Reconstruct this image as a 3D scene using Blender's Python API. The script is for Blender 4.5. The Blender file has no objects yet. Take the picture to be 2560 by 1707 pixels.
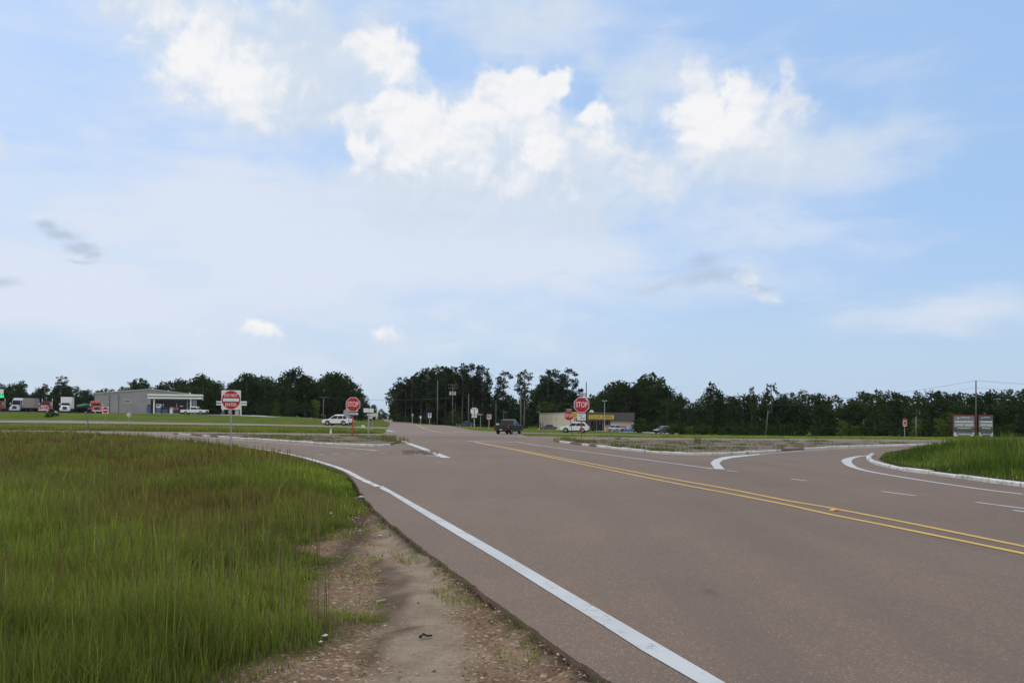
import bpy, bmesh, math, random
import numpy as np
from mathutils import Matrix, Vector
from mathutils.geometry import delaunay_2d_cdt

random.seed(7)
RNG = np.random.default_rng(11)
R = math.radians
scene = bpy.context.scene
COL = scene.collection

# ------------------------------------------------------------------ camera
F, CX = 2048.0, 1280.0                 # focal length in photo pixels (photo is 2560 wide)
PITCH, ROLL = R(1.0), R(0.5)
VP = 1048.0 - F * math.tan(PITCH)      # optical axis row
CAM = Vector((0, 0, 1.6))
ROT = (Matrix.Rotation(math.pi / 2 + PITCH, 3, 'X') @ Matrix.Rotation(ROLL, 3, 'Z'))
cam_d = bpy.data.cameras.new("camera")
cam_d.sensor_width = 36
cam_d.lens = 36 * F / 2560
cam_d.shift_y = (VP - 853.5) / 2560
cam_d.clip_start = 0.05
cam_d.clip_end = 9000
cam_o = bpy.data.objects.new("camera", cam_d)
cam_o.matrix_world = Matrix.Translation(CAM) @ ROT.to_4x4()
COL.objects.link(cam_o)
scene.camera = cam_o

def ray(u, v):
    return ROT @ Vector(((u - CX) / F, -(v - VP) / F, -1.0))

def at(u, v, D):
    """the point seen at photo pixel (u, v) at D metres ahead"""
    d = ray(u, v)
    return CAM + d * (D / d.y)

# ------------------------------------------------------------------ lie of the land (survey points)
_ctl = []
for D in (-30, -5, 10, 22, 35, 50):
    for X in (-50, -25, 0, 25, 50):
        _ctl.append((X, D, 0.0))
for X, D in ((-72, 112), (-45, 92), (-25, 80), (0, 76), (28, 78), (60, 80), (110, 85), (-120, 135), (-80, 70), (90, 60), (60, 65)):
    _ctl.append((X, D, 0.0))
for u, v, D in ((882, 1088, 70), (1453, 1103, 65), (845, 1063, 131), (1275, 1085, 108), (1440, 1081, 137),
                (300, 1035, 232), (100, 1030, 215), (490, 1036, 205), (200, 1047, 142), (537, 1055, 138), (1500, 1077, 240),
                (1370, 1071, 280), (2440, 1092, 150), (2000, 1091, 168), (1720, 1087, 180), (985, 1053, 400), (1079, 1062.7, 225),
                (700, 1040, 250), (890, 1052, 260), (2256, 1092.5, 100), (1650, 1083, 185), (1200, 1067, 165), (950, 1048, 700), (1240, 1075, 138), (1150, 1067, 205)):
    p = at(u, v, D)
    _ctl.append((p.x, p.y, p.z))
_ctl += [(-260, 300, 3.0), (-200, 150, 1.5), (250, 170, -1.5), (250, 300, -2.0), (60, 330, -1.5), (-60, 300, 0.8), (-250, 600, 2), (250, 600, 0), (0, 900, -4)]
_ctl = np.array(_ctl)
_P, _Z = _ctl[:, :2], _ctl[:, 2]
_c2 = 20.0 ** 2
_n = len(_P)
_K = np.sqrt(((_P[:, None] - _P[None]) ** 2).sum(-1) + _c2)
_A = np.zeros((_n + 1, _n + 1))
_A[:_n, :_n] = _K - 0.4 * np.eye(_n)
_A[:_n, _n] = 1
_A[_n, :_n] = 1
_W = np.linalg.solve(_A, np.append(_Z, 0))

def H(x, y):
    x = np.clip(np.asarray(x, float), -300, 300)
    y = np.clip(np.asarray(y, float), -40, 900)
    r = np.zeros(x.shape)
    for i in range(_n):
        r = r + _W[i] * np.sqrt((x - _P[i, 0]) ** 2 + (y - _P[i, 1]) ** 2 + _c2)
    return r + _W[_n]

def h(x, y):
    return float(H(x, y))

_Ds = np.geomspace(2.0, 900, 700)
def g(u, v, up=0.0):
    """ground point under photo pixel (u, v)"""
    d = ray(u, v)
    t = _Ds / d.y
    xs, ys, zs = d.x * t, _Ds, CAM.z + d.z * t
    f = zs - (H(xs, ys) + up)
    k = np.argmax(f < 0)
    if f[k] >= 0:
        k = len(f) - 1
    a, b = max(k - 1, 0), k
    w = f[a] / (f[a] - f[b]) if f[a] != f[b] else 0
    D = _Ds[a] + (_Ds[b] - _Ds[a]) * w
    return (d.x * D / d.y, D)

def G(pts, up=0.0):
    return [g(u, v, up) for u, v in pts]

def place(u, D):
    """ground point in column u at D metres ahead"""
    p = at(u, 1065, D)
    return Vector((p.x, p.y, h(p.x, p.y)))

def zat(u, v, D):
    return at(u, v, D).z

# ------------------------------------------------------------------ numpy noise
_perm = RNG.random((256, 256))
def vnoise(x, y):
    xi, yi = np.floor(x).astype(int), np.floor(y).astype(int)
    fx, fy = x - xi, y - yi
    fx, fy = fx * fx * (3 - 2 * fx), fy * fy * (3 - 2 * fy)
    q = lambda i, j: _perm[i & 255, j & 255]
    return (q(xi, yi) * (1 - fx) + q(xi + 1, yi) * fx) * (1 - fy) + (q(xi, yi + 1) * (1 - fx) + q(xi + 1, yi + 1) * fx) * fy
def fbm(x, y, s=1.0, o=4):
    x, y = np.asarray(x, float) / s, np.asarray(y, float) / s
    r, a, t = 0, 1, 0
    for k in range(o):
        r = r + a * vnoise(x * 2 ** k + 17.3 * k, y * 2 ** k + 5.1 * k)
        t += a
        a *= .5
    return r / t
def sstep(a, b, x):
    t = np.clip((x - a) / (b - a), 0, 1)
    return t * t * (3 - 2 * t)

def sdist(poly, x, y):
    """signed distance to polygon (negative inside)"""
    x, y = np.asarray(x, float), np.asarray(y, float)
    p = np.array(poly, float)
    q = np.roll(p, -1, 0)
    best = np.full(x.shape, 1e18)
    ins = np.zeros(x.shape, bool)
    for (ax, ay), (bx, by) in zip(p, q):
        ex, ey = bx - ax, by - ay
        L = ex * ex + ey * ey + 1e-12
        t = np.clip(((x - ax) * ex + (y - ay) * ey) / L, 0, 1)
        best = np.minimum(best, (x - ax - t * ex) ** 2 + (y - ay - t * ey) ** 2)
        c = ((ay > y) != (by > y))
        with np.errstate(divide='ignore', invalid='ignore'):
            xc = ax + (y - ay) * ex / (ey if ey != 0 else 1e-12)
        ins ^= c & (x < xc)
    d = np.sqrt(best)
    return np.where(ins, -d, d)

# ------------------------------------------------------------------ materials
def mat(name, col, rough=0.6, metal=0.0, spec=0.5, noise=0.0, nscale=5.0, bump=0.0, emit=None, coat=0.0, trans=0.0):
    m = bpy.data.materials.new(name)
    m.use_nodes = True
    nt = m.node_tree
    b = nt.nodes["Principled BSDF"]
    b.inputs["Base Color"].default_value = (*col, 1)
    b.inputs["Roughness"].default_value = rough
    b.inputs["Metallic"].default_value = metal
    b.inputs["Specular IOR Level"].default_value = spec
    if coat:
        b.inputs["Coat Weight"].default_value = coat
        b.inputs["Coat Roughness"].default_value = 0.08
    if trans:
        b.inputs["Transmission Weight"].default_value = trans
    if emit:
        b.inputs["Emission Color"].default_value = (*emit[:3], 1)
        b.inputs["Emission Strength"].default_value = emit[3]
    if noise or bump:
        tc = nt.nodes.new("ShaderNodeTexCoord")
        n = nt.nodes.new("ShaderNodeTexNoise")
        n.inputs["Scale"].default_value = nscale
        n.inputs["Detail"].default_value = 6
        n.inputs["Roughness"].default_value = .65
        nt.links.new(tc.outputs["Object"], n.inputs["Vector"])
        if noise:
            mr = nt.nodes.new("ShaderNodeMapRange")
            mr.inputs["From Min"].default_value = .25
            mr.inputs["From Max"].default_value = .75
            mr.inputs["To Min"].default_value = 1 - noise
            mr.inputs["To Max"].default_value = 1 + noise
            mx = nt.nodes.new("ShaderNodeMix")
            mx.data_type = 'RGBA'
            mx.blend_type = 'MULTIPLY'
            mx.inputs[0].default_value = 1
            mx.inputs[6].default_value = (*col, 1)
            nt.links.new(n.outputs["Fac"], mr.inputs["Value"])
            nt.links.new(mr.outputs[0], mx.inputs[7])
            nt.links.new(mx.outputs[2], b.inputs["Base Color"])
        if bump:
            bp = nt.nodes.new("ShaderNodeBump")
            bp.inputs["Strength"].default_value = bump
            nt.links.new(n.outputs["Fac"], bp.inputs["Height"])
            nt.links.new(bp.outputs[0], b.inputs["Normal"])
    return m

class NB:
    """small node-graph writer"""
    def __init__(s, nt):
        s.nt = nt
    def n(s, t, **kw):
        nd = s.nt.nodes.new(t)
        for k, v in kw.items():
            setattr(nd, k, v)
        return nd
    def put(s, sock, v):
        if isinstance(v, bpy.types.NodeSocket):
            s.nt.links.new(v, sock)
        elif v is not None:
            sock.default_value = v
    def math(s, op, a, b=None, c=None, clamp=False):
        nd = s.n("ShaderNodeMath", operation=op, use_clamp=clamp)
        s.put(nd.inputs[0], a)
        s.put(nd.inputs[1], b)
        s.put(nd.inputs[2], c)
        return nd.outputs[0]
    def vec(s, op, a, b=None):
        nd = s.n("ShaderNodeVectorMath", operation=op)
        s.put(nd.inputs[0], a)
        if op == 'SCALE':
            s.put(nd.inputs[3], b)
        else:
            s.put(nd.inputs[1], b)
        return nd.outputs[1] if op in ('LENGTH', 'DOT_PRODUCT', 'DISTANCE') else nd.outputs[0]
    def ramp(s, x, a, b, lo=0.0, hi=1.0, smooth=True):
        nd = s.n("ShaderNodeMapRange")
        nd.interpolation_type = 'SMOOTHSTEP' if smooth else 'LINEAR'
        s.put(nd.inputs[0], x)
        for i, q in zip((1, 2, 3, 4), (a, b, lo, hi)):
            s.put(nd.inputs[i], q)
        return nd.outputs[0]
    def mix(s, f, a, b, blend='MIX'):
        nd = s.n("ShaderNodeMix", data_type='RGBA', blend_type=blend)
        s.put(nd.inputs[0], f)
        s.put(nd.inputs[6], (*a, 1) if isinstance(a, tuple) and len(a) == 3 else a)
        s.put(nd.inputs[7], (*b, 1) if isinstance(b, tuple) and len(b) == 3 else b)
        return nd.outputs[2]
    def noise(s, v, scale, detail=5, rough=.6, dist=0.0, out=0):
        nd = s.n("ShaderNodeTexNoise")
        s.put(nd.inputs["Vector"], v)
        nd.inputs["Scale"].default_value = scale
        nd.inputs["Detail"].default_value = detail
        nd.inputs["Roughness"].default_value = rough
        nd.inputs["Distortion"].default_value = dist
        return nd.outputs[out]

def newmat(name):
    m = bpy.data.materials.new(name)
    m.use_nodes = True
    nb = NB(m.node_tree)
    return m, nb, m.node_tree.nodes["Principled BSDF"]

# ------------------------------------------------------------------ objects
def link(o, parent=None):
    COL.objects.link(o)
    if parent is not None:
        o.parent = parent
    return o

def tag(o, label=None, cat=None, group=None, kind=None):
    if label: o["label"] = label
    if cat: o["category"] = cat
    if group: o["group"] = group
    if kind: o["kind"] = kind
    return o

def thing(name, label, cat, loc=(0, 0, 0), rz=0.0, group=None):
    o = bpy.data.objects.new(name, None)
    o.empty_display_size = .3
    o.location = loc
    o.rotation_euler = (0, 0, rz)
    return tag(link(o), label, cat, group)

def copy_tree(o, parent=None):
    c = o.copy()
    COL.objects.link(c)
    c.parent = parent
    for ch in list(o.children):
        copy_tree(ch, c)
    return c

class MB:
    """collects boxes, tubes and sheets that become ONE mesh"""
    def __init__(s):
        s.v, s.f = [], []
    def add(s, vs, fs):
        o = len(s.v)
        s.v += [tuple(p) for p in vs]
        s.f += [tuple(i + o for i in q) for q in fs]
        return s
    def box(s, c, d, rot=None):
        x, y, z = d[0] / 2, d[1] / 2, d[2] / 2
        vs = [Vector(p) for p in ((-x, -y, -z), (x, -y, -z), (x, y, -z), (-x, y, -z), (-x, -y, z), (x, -y, z), (x, y, z), (-x, y, z))]
        if rot is not None:
            vs = [rot @ p for p in vs]
        return s.add([p + Vector(c) for p in vs], [(0, 3, 2, 1), (4, 5, 6, 7), (0, 1, 5, 4), (1, 2, 6, 5), (2, 3, 7, 6), (3, 0, 4, 7)])
    def tube(s, a, b, r0, r1=None, n=8, cap=True):
        a, b = Vector(a), Vector(b)
        r1 = r0 if r1 is None else r1
        w = (b - a).normalized()
        q = w.orthogonal().normalized()
        t = w.cross(q)
        vs = []
        for p, r in ((a, r0), (b, r1)):
            for i in range(n):
                k = 2 * math.pi * i / n
                vs.append(p + (q * math.cos(k) + t * math.sin(k)) * r)
        fs = [(i, (i + 1) % n, n + (i + 1) % n, n + i) for i in range(n)]
        if cap:
            fs += [tuple(range(n - 1, -1, -1)), tuple(range(n, 2 * n))]
        return s.add(vs, fs)
    def path(s, pts, r0, r1=None, n=6):
        pts = [Vector(p) for p in pts]
        r1 = r0 if r1 is None else r1
        rings = []
        for i, p in enumerate(pts):
            w = (pts[min(i + 1, len(pts) - 1)] - pts[max(i - 1, 0)]).normalized()
            q = (Vector((0, 1, 0.01)) if abs(w.z) > .5 else Vector((0, 0, 1))).cross(w).normalized()
            t = w.cross(q)
            r = r0 + (r1 - r0) * i / max(1, len(pts) - 1)
            rings.append([p + (q * math.cos(2 * math.pi * k / n) + t * math.sin(2 * math.pi * k / n)) * r for k in range(n)])
        vs = [p for ring in rings for p in ring]
        fs = []
        for i in range(len(rings) - 1):
            for k in range(n):
                fs.append((i * n + k, i * n + (k + 1) % n, (i + 1) * n + (k + 1) % n, (i + 1) * n + k))
        fs += [tuple(range(n - 1, -1, -1)), tuple(range((len(rings) - 1) * n, len(rings) * n))]
        return s.add(vs, fs)
    def prism(s, poly, y0, y1, axis='y'):
        """outline extruded: axis y -> outline is (x, z); axis x -> (y, z); axis z -> (x, y)"""
        n = len(poly)
        mk = {'y': lambda a, b, t: (a, t, b), 'x': lambda a, b, t: (t, a, b), 'z': lambda a, b, t: (a, b, t)}[axis]
        vs = [mk(a, b, y0) for a, b in poly] + [mk(a, b, y1) for a, b in poly]
        fs = [tuple(range(n)), tuple(range(2 * n - 1, n - 1, -1))] + [(i, n + i, n + (i + 1) % n, (i + 1) % n) for i in range(n)]
        return s.add(vs, fs)
    def loft(s, loops, cap=True):
        n = len(loops[0])
        vs = [p for L in loops for p in L]
        fs = []
        for i in range(len(loops) - 1):
            for k in range(n):
                fs.append((i * n + k, i * n + (k + 1) % n, (i + 1) * n + (k + 1) % n, (i + 1) * n + k))
        if cap:
            fs += [tuple(range(n - 1, -1, -1)), tuple(range((len(loops) - 1) * n, len(loops) * n))]
        return s.add(vs, fs)
    def ball(s, c, r, n=10, m=6):
        r = (r, r, r) if not isinstance(r, tuple) else r
        loops = []
        for j in range(m + 1):
            t = math.pi * (j / m - .5)
            t = max(min(t, 1.5), -1.5)
            loops.append([(c[0] + r[0] * math.cos(t) * math.cos(2 * math.pi * k / n), c[1] + r[1] * math.cos(t) * math.sin(2 * math.pi * k / n), c[2] + r[2] * math.sin(t)) for k in range(n)])
        return s.loft(loops)
    def build(s, name, m, parent=None, smooth=False, fix=True):
        me = bpy.data.meshes.new(name)
        me.from_pydata(s.v, [], s.f)
        if fix:
            bm = bmesh.new()
            bm.from_mesh(me)
            bmesh.ops.recalc_face_normals(bm, faces=bm.faces)
            bm.to_mesh(me)
            bm.free()
        if m is not None:
            me.materials.append(m)
        if smooth:
            me.shade_smooth()
        return link(bpy.data.objects.new(name, me), parent)

def np_mesh(name, verts, faces, m, smooth=False, attrs=None, kind=None):
    """fast mesh from arrays; faces (n, k)"""
    me = bpy.data.meshes.new(name)
    nv, (nf, k) = len(verts), faces.shape
    me.vertices.add(nv)
    me.vertices.foreach_set("co", np.ascontiguousarray(verts, np.float32).ravel())
    me.loops.add(nf * k)
    me.loops.foreach_set("vertex_index", np.ascontiguousarray(faces, np.int32).ravel())
    me.polygons.add(nf)
    me.polygons.foreach_set("loop_start", np.arange(0, nf * k, k, dtype=np.int32))
    me.polygons.foreach_set("loop_total", np.full(nf, k, np.int32))
    if smooth:
        me.polygons.foreach_set("use_smooth", np.ones(nf, bool))
    for an, arr in (attrs or {}).items():
        if arr.ndim == 1:
            at_ = me.attributes.new(an, 'FLOAT', 'POINT')
            at_.data.foreach_set("value", arr.astype(np.float32))
        else:
            at_ = me.attributes.new(an, 'FLOAT_COLOR', 'POINT')
            at_.data.foreach_set("color", arr.astype(np.float32).ravel())
    me.update(calc_edges=True)
    me.materials.append(m)
    o = link(bpy.data.objects.new(name, me))
    if kind:
        o["kind"] = kind
    return o

_txt = {}
def text_mesh(body, size, extrude=0.004, weight=0.0, sx=1.0, align='CENTER', shear=0.0):
    cu = bpy.data.curves.new("lettering", 'FONT')
    cu.body = body
    cu.size = size
    cu.extrude = extrude
    cu.offset = weight
    cu.align_x = align
    cu.align_y = 'CENTER'
    cu.resolution_u = 3
    cu.shear = shear
    o = bpy.data.objects.new("lettering", cu)
    COL.objects.link(o)
    bpy.context.view_layer.update()
    dg = bpy.context.evaluated_depsgraph_get()
    me = bpy.data.meshes.new_from_object(o.evaluated_get(dg))
    bpy.data.objects.remove(o)
    bpy.data.curves.remove(cu)
    me.name = "lettering"
    me.transform(Matrix.Diagonal((sx, 1, 1, 1)))
    return me

def lettering(body, size, m, parent, loc, rot=(math.pi / 2, 0, 0), name="lettering", fit_w=None, **kw):
    me = text_mesh(body, size, **kw)
    if fit_w:
        xs = [v.co.x for v in me.vertices]
        me.transform(Matrix.Diagonal((fit_w / (max(xs) - min(xs)), 1, 1, 1)))
    me.materials.clear()
    me.materials.append(m)
    o = bpy.data.objects.new(name, me)
    o.location = loc
    o.rotation_euler = rot
    return link(o, parent)

def resample(pts, step, closed=False):
    pts = [np.array(p, float) for p in pts]
    if closed:
        pts = pts + [pts[0]]
    out = []
    for a, b in zip(pts[:-1], pts[1:]):
        n = max(1, int(math.ceil(np.linalg.norm(b - a) / step)))
        for i in range(n):
            out.append(a + (b - a) * i / n)
    if not closed:
        out.append(pts[-1])
    return out

def smooth_line(pts, sub=6):
    """Catmull-Rom through the points"""
    P = [np.array(p, float) for p in pts]
    P = [2 * P[0] - P[1]] + P + [2 * P[-1] - P[-2]]
    out = []
    for i in range(1, len(P) - 2):
        for k in range(sub):
            t = k / sub
            a, b, c, d = P[i - 1], P[i], P[i + 1], P[i + 2]
            out.append(.5 * ((2 * b) + (c - a) * t + (2 * a - 5 * b + 4 * c - d) * t * t + (3 * b - a - 3 * c + d) * t ** 3))
    out.append(P[-2])
    return out

def sheet(name, poly, up, m, step=2.0, kind='structure', thick=0.0):
    """polygon draped on the land, `up` metres above it"""
    b = resample(poly, step, True)
    V = [Vector((p[0], p[1])) for p in b]
    nb_ = len(V)
    arr = np.array([[p[0], p[1]] for p in b])
    x0, y0 = arr.min(0)
    x1, y1 = arr.max(0)
    gx, gy = np.meshgrid(np.arange(x0, x1, step), np.arange(y0, y1, step))
    gx, gy = gx.ravel(), gy.ravel()
    k = sdist(arr, gx, gy) < -step * .4
    V += [Vector((float(a), float(c))) for a, c in zip(gx[k], gy[k])]
    r = delaunay_2d_cdt(V, [], [list(range(nb_))], 1, 1e-5)
    xy = np.array([[p.x, p.y] for p in r[0]])
    z = H(xy[:, 0], xy[:, 1]) + up
    vs = [(a[0], a[1], zz) for a, zz in zip(xy, z)]
    fs = [tuple(f) for f in r[2]]
    mb = MB()
    mb.add(vs, fs)
    if thick:
        ob = arr
        n = len(ob)
        zt = H(ob[:, 0], ob[:, 1]) + up
        side = [(a[0], a[1], q) for a, q in zip(ob, zt)] + [(a[0], a[1], q - thick) for a, q in zip(ob, zt)]
        mb.add(side, [(i, (i + 1) % n, n + (i + 1) % n, n + i) for i in range(n)])
    me = bpy.data.meshes.new(name)
    me.from_pydata(mb.v, [], mb.f)
    bm = bmesh.new()
    bm.from_mesh(me)
    for f in bm.faces:
        f.normal_update()
        if f.normal.z < -0.2:
            f.normal_flip()
    bm.to_mesh(me)
    bm.free()
    me.materials.append(m)
    o = link(bpy.data.objects.new(name, me))
    if kind:
        o["kind"] = kind
    return o

def ribbon(pts, w):
    """outline polygon of a line of width w (number or list)"""
    P = [np.array(p[:2], float) for p in pts]
    n = len(P)
    ws = w if isinstance(w, (list, tuple)) else [w] * n
    L, Rr = [], []
    for i, p in enumerate(P):
        t = P[min(i + 1, n - 1)] - P[max(i - 1, 0)]
        t = t / (np.linalg.norm(t) + 1e-9)
        q = np.array((-t[1], t[0]))
        L.append(p + q * ws[i] / 2)
        Rr.append(p - q * ws[i] / 2)
    return L + Rr[::-1]

def strip(name, pts, w, up, m, step=1.5, kind='structure'):
    """line of paint draped on the land"""
    P = resample(pts, step)
    n = len(P)
    ws = w if not isinstance(w, (list, tuple)) else list(np.interp(np.linspace(0, 1, n), np.linspace(0, 1, len(w)), w))
    poly = ribbon(P, ws)
    L, Rr = poly[:n], poly[n:][::-1]
    vs, fs = [], []
    for a, b in zip(L, Rr):
        vs += [(a[0], a[1], h(a[0], a[1]) + up), (b[0], b[1], h(b[0], b[1]) + up)]
    for i in range(n - 1):
        fs.append((2 * i, 2 * i + 1, 2 * i + 3, 2 * i + 2))
    mb = MB()
    mb.add(vs, fs)
    o = mb.build(name, m, fix=False)
    if kind:
        o["kind"] = kind
    return o
# ------------------------------------------------------------------ sky, clouds and sun
SUN_EL, SUN_AZ = R(48), R(-35)          # azimuth from straight ahead, negative = left
world = bpy.data.worlds.new("World")
scene.world = world
world.use_nodes = True
wt = world.node_tree
wt.nodes.clear()
w = NB(wt)
wout = w.n("ShaderNodeOutputWorld")
bg = w.n("ShaderNodeBackground")
STR = 0.1
bg.inputs["Strength"].default_value = STR
wt.links.new(bg.outputs[0], wout.inputs[0])
sky = w.n("ShaderNodeTexSky", sky_type='NISHITA')
sky.sun_disc = False
sky.sun_elevation = SUN_EL
sky.sun_rotation = SUN_AZ
sky.air_density = 1.0
sky.dust_density = 1.0
sky.ozone_density = 1.0
tc = w.n("ShaderNodeTexCoord")
sep = w.n("ShaderNodeSeparateXYZ")
wt.links.new(tc.outputs["Generated"], sep.inputs[0])
az = w.math('ARCTAN2', sep.outputs[0], sep.outputs[1])
el = w.math('ARCSINE', sep.outputs[2])
P0 = w.n("ShaderNodeCombineXYZ")
K = 2.048                                 # angle -> thousands of photo pixels
wt.links.new(w.math('MULTIPLY', az, K), P0.inputs[0])
wt.links.new(w.math('MULTIPLY', el, K), P0.inputs[1])
P0 = P0.outputs[0]

def ang(u, v):
    d = ray(u, v).normalized()
    return (math.atan2(d.x, d.y) * K, math.asin(d.z) * K)

def warp(P, scale, amt, detail=3, seed=0.0):
    q = w.vec('ADD', P, (seed, seed * 1.7, 0))
    c = w.noise(q, scale, detail, .6, out=1)
    return w.vec('ADD', P, w.vec('SCALE', w.vec('SUBTRACT', c, (.5, .5, .5)), amt))

def field(P, blobs):
    """union of soft ellipses (u, v, ru, rv, amp)"""
    acc = None
    for (u, v, ru, rv, amp) in blobs:
        cx, cy = ang(u, v)
        nd = w.n("ShaderNodeVectorMath", operation='MULTIPLY_ADD')
        w.put(nd.inputs[0], P)
        nd.inputs[1].default_value = (1000 / ru, 1000 / rv, 0)
        nd.inputs[2].default_value = (-cx * 1000 / ru, -cy * 1000 / rv, 0)
        l = w.vec('LENGTH', nd.outputs[0])
        f = w.math('MULTIPLY_ADD', l, -amp, amp)
        acc = f if acc is None else w.math('MAXIMUM', acc, f)
    return w.math('MAXIMUM', acc, -1.0)

Pw = warp(P0, 6.0, .085, 5)               # billowy edges
Pw2 = warp(w.vec('MULTIPLY', P0, (1, 1, 0)), 2.5, .16, 4, 3.1)   # smeared veils
stretch = w.vec('MULTIPLY', P0, (1.0, 3.2, 0))
n_str = w.noise(warp(stretch, 1.6, .35, 3, 5.0), 2.2, 7, .6)
n_big = w.noise(P0, 2.0, 5, .55)
n_mid = w.noise(w.vec('ADD', P0, (4, 2, 0)), 5.5, 6, .58)

def billow(P):
    q = w.n("ShaderNodeTexNoise")
    w.put(q.inputs["Vector"], P)
    q.inputs["Scale"].default_value = 8.5
    q.inputs["Detail"].default_value = 7
    q.inputs["Roughness"].default_value = .6
    q.inputs["Distortion"].default_value = .25
    return q.outputs[0]
bil = billow(P0)
bil2 = billow(w.vec('ADD', P0, (-.010, .016, 0)))
relief = w.math('SUBTRACT', bil, bil2)

# thin high veil: everywhere a little, thickest in the band over the horizon
veil_b = [(250, 720, 1500, 260, 1.1), (900, 610, 1300, 270, 1.3), (1350, 640, 520, 140, 1.3), (300, 560, 500, 110, 1.2), (200, 330, 700, 330, .35), (1700, 560, 700, 260, .55),
          (2450, 770, 420, 60, .7), (620, 250, 520, 330, .7), (1400, 60, 330, 150, .6), (1680, 180, 230, 160, .55),
          (1950, 120, 240, 200, .3), (2000, 420, 420, 120, .7), (640, 440, 420, 70, 1.0), (1200, 500, 800, 160, 1.0), (700, 790, 700, 60, .5)]
fv = field(Pw2, veil_b)
veil = w.ramp(w.math('MULTIPLY_ADD', w.math('SUBTRACT', n_str, .5), 1.8, w.math('MULTIPLY', fv, .8)), -.1, .8)
veil = w.math('MULTIPLY_ADD', veil, .72, .08)

# broad grey-blue cloud bodies (undersides)
body_b = [(720, 170, 310, 190, 1.3), (900, 130, 150, 120, 1.1), (590, 60, 110, 110, .9), (800, 60, 100, 110, .9), (1200, 400, 400, 190, 1.3), (1430, 430, 230, 190, 1.2), (1000, 330, 220, 130, 1.2),
          (1640, 420, 160, 120, .9), (1850, 380, 280, 130, 1.2), (2060, 390, 260, 90, .7), (380, 30, 110, 80, .9),
          (1240, 60, 150, 130, .7), (1420, 40, 130, 80, .7), (1590, 230, 130, 100, .55), (1130, 520, 380, 110, .8), (1485, 150, 45, 40, .7)]
fb = field(Pw, body_b)
body = w.ramp(w.math('ADD', w.math('MULTIPLY_ADD', w.math('SUBTRACT', n_mid, .5), 1.5, fb), w.math('MULTIPLY', w.math('SUBTRACT', bil, .5), .9)), -.15, .9)
body = w.math('MULTIPLY', body, .92)

# bright heads with billowy rims
head_b = [(560, 170, 170, 110, .72), (490, 130, 90, 70, .8), (620, 215, 150, 75, .6), (560, 90, 60, 90, .6), (470, 245, 80, 35, .6), (960, 140, 100, 65, 1.0), (740, 80, 120, 90, .45), (895, 105, 40, 40, .9), (1010, 125, 50, 35, .9),
          (420, 40, 60, 80, .65), (310, 20, 55, 60, .7), (590, 15, 55, 60, .6),
          (1000, 275, 75, 60, 1.4), (1070, 300, 120, 70, 1.3), (1170, 290, 100, 50, 1.3), (880, 295, 80, 36, 1.1), (1050, 360, 110, 80, 1.0), (900, 365, 65, 60, .9), (1250, 260, 95, 80, 1.5),
          (1330, 225, 100, 52, 1.5), (1390, 205, 40, 42, 1.4), (1290, 310, 130, 100, 1.2), (1190, 350, 150, 80, .8), (1345, 390, 80, 80, 1.1), (1310, 440, 120, 60, .7),
          (1485, 285, 50, 45, 1.4), (1455, 335, 50, 26, .9), (1500, 335, 42, 50, .9), (1610, 420, 70, 60, .8), (1430, 470, 60, 32, .6), (1575, 385, 40, 30, .6),
          (1770, 255, 105, 90, 1.2), (1835, 225, 95, 55, 1.1), (1870, 265, 120, 70, 1.0), (1725, 310, 60, 80, 1.2), (1970, 260, 100, 40, .8), (1810, 320, 130, 55, .9), (1720, 180, 20, 30, .7), (1720, 370, 70, 50, .7),
          (645, 818, 60, 24, .7), (955, 838, 40, 20, .55), (1085, 795, 46, 18, .6), (505, 838, 36, 12, .4),
          (1885, 690, 36, 26, .7), (-5, 380, 34, 40, .6), (1920, 735, 40, 24, .4)]
fh = field(Pw, head_b)
hh = w.math('ADD', w.math('MULTIPLY', w.math('SUBTRACT', bil, .5), 2.9), w.math('MULTIPLY_ADD', w.math('SUBTRACT', n_mid, .5), .8, fh))
head = w.ramp(hh, -.08, .62)
lit_b = [(1320, 235, 130, 85, 1.2), (1390, 210, 50, 50, 1.2), (1020, 290, 120, 80, 1.1), (1050, 350, 90, 80, .8), (1180, 290, 120, 50, .9), (1350, 385, 70, 60, 1.0), (1490, 280, 60, 45, 1.1), (1765, 280, 110, 90, 1.2), (1840, 230, 90, 50, .8), (905, 350, 60, 45, .7),
         (530, 165, 190, 130, .75), (950, 140, 100, 70, .8), (645, 812, 70, 30, .45), (955, 835, 40, 20, .3), (860, 295, 60, 30, .5), (1800, 270, 170, 110, .8), (1180, 330, 320, 150, .45)]
fl = field(Pw, lit_b)
lit = w.ramp(w.math('MULTIPLY_ADD', w.math('SUBTRACT', n_mid, .5), 1.2, fl), -.5, .75)
lit = w.math('ADD', lit, w.math('MULTIPLY', relief, 2.6), None, True)

# small grey scraps in front
scrap_b = [(150, 590, 62, 20, 1.1), (200, 622, 55, 22, 1.1), (115, 570, 42, 18, 1.0), (225, 640, 30, 18, .9), (195, 655, 55, 9, .7), (15, 725, 50, 26, .8),
           (1780, 700, 150, 34, .9), (1760, 665, 70, 30, .9), (1650, 715, 90, 22, .5), (1900, 725, 60, 18, .9), (1390, 680, 60, 14, .4)]
fs_ = field(Pw, scrap_b)
scrap = w.ramp(w.math('MULTIPLY_ADD', w.math('SUBTRACT', n_mid, .5), 1.1, fs_), .05, .9)
scrap = w.math('MULTIPLY', scrap, .75)

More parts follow.
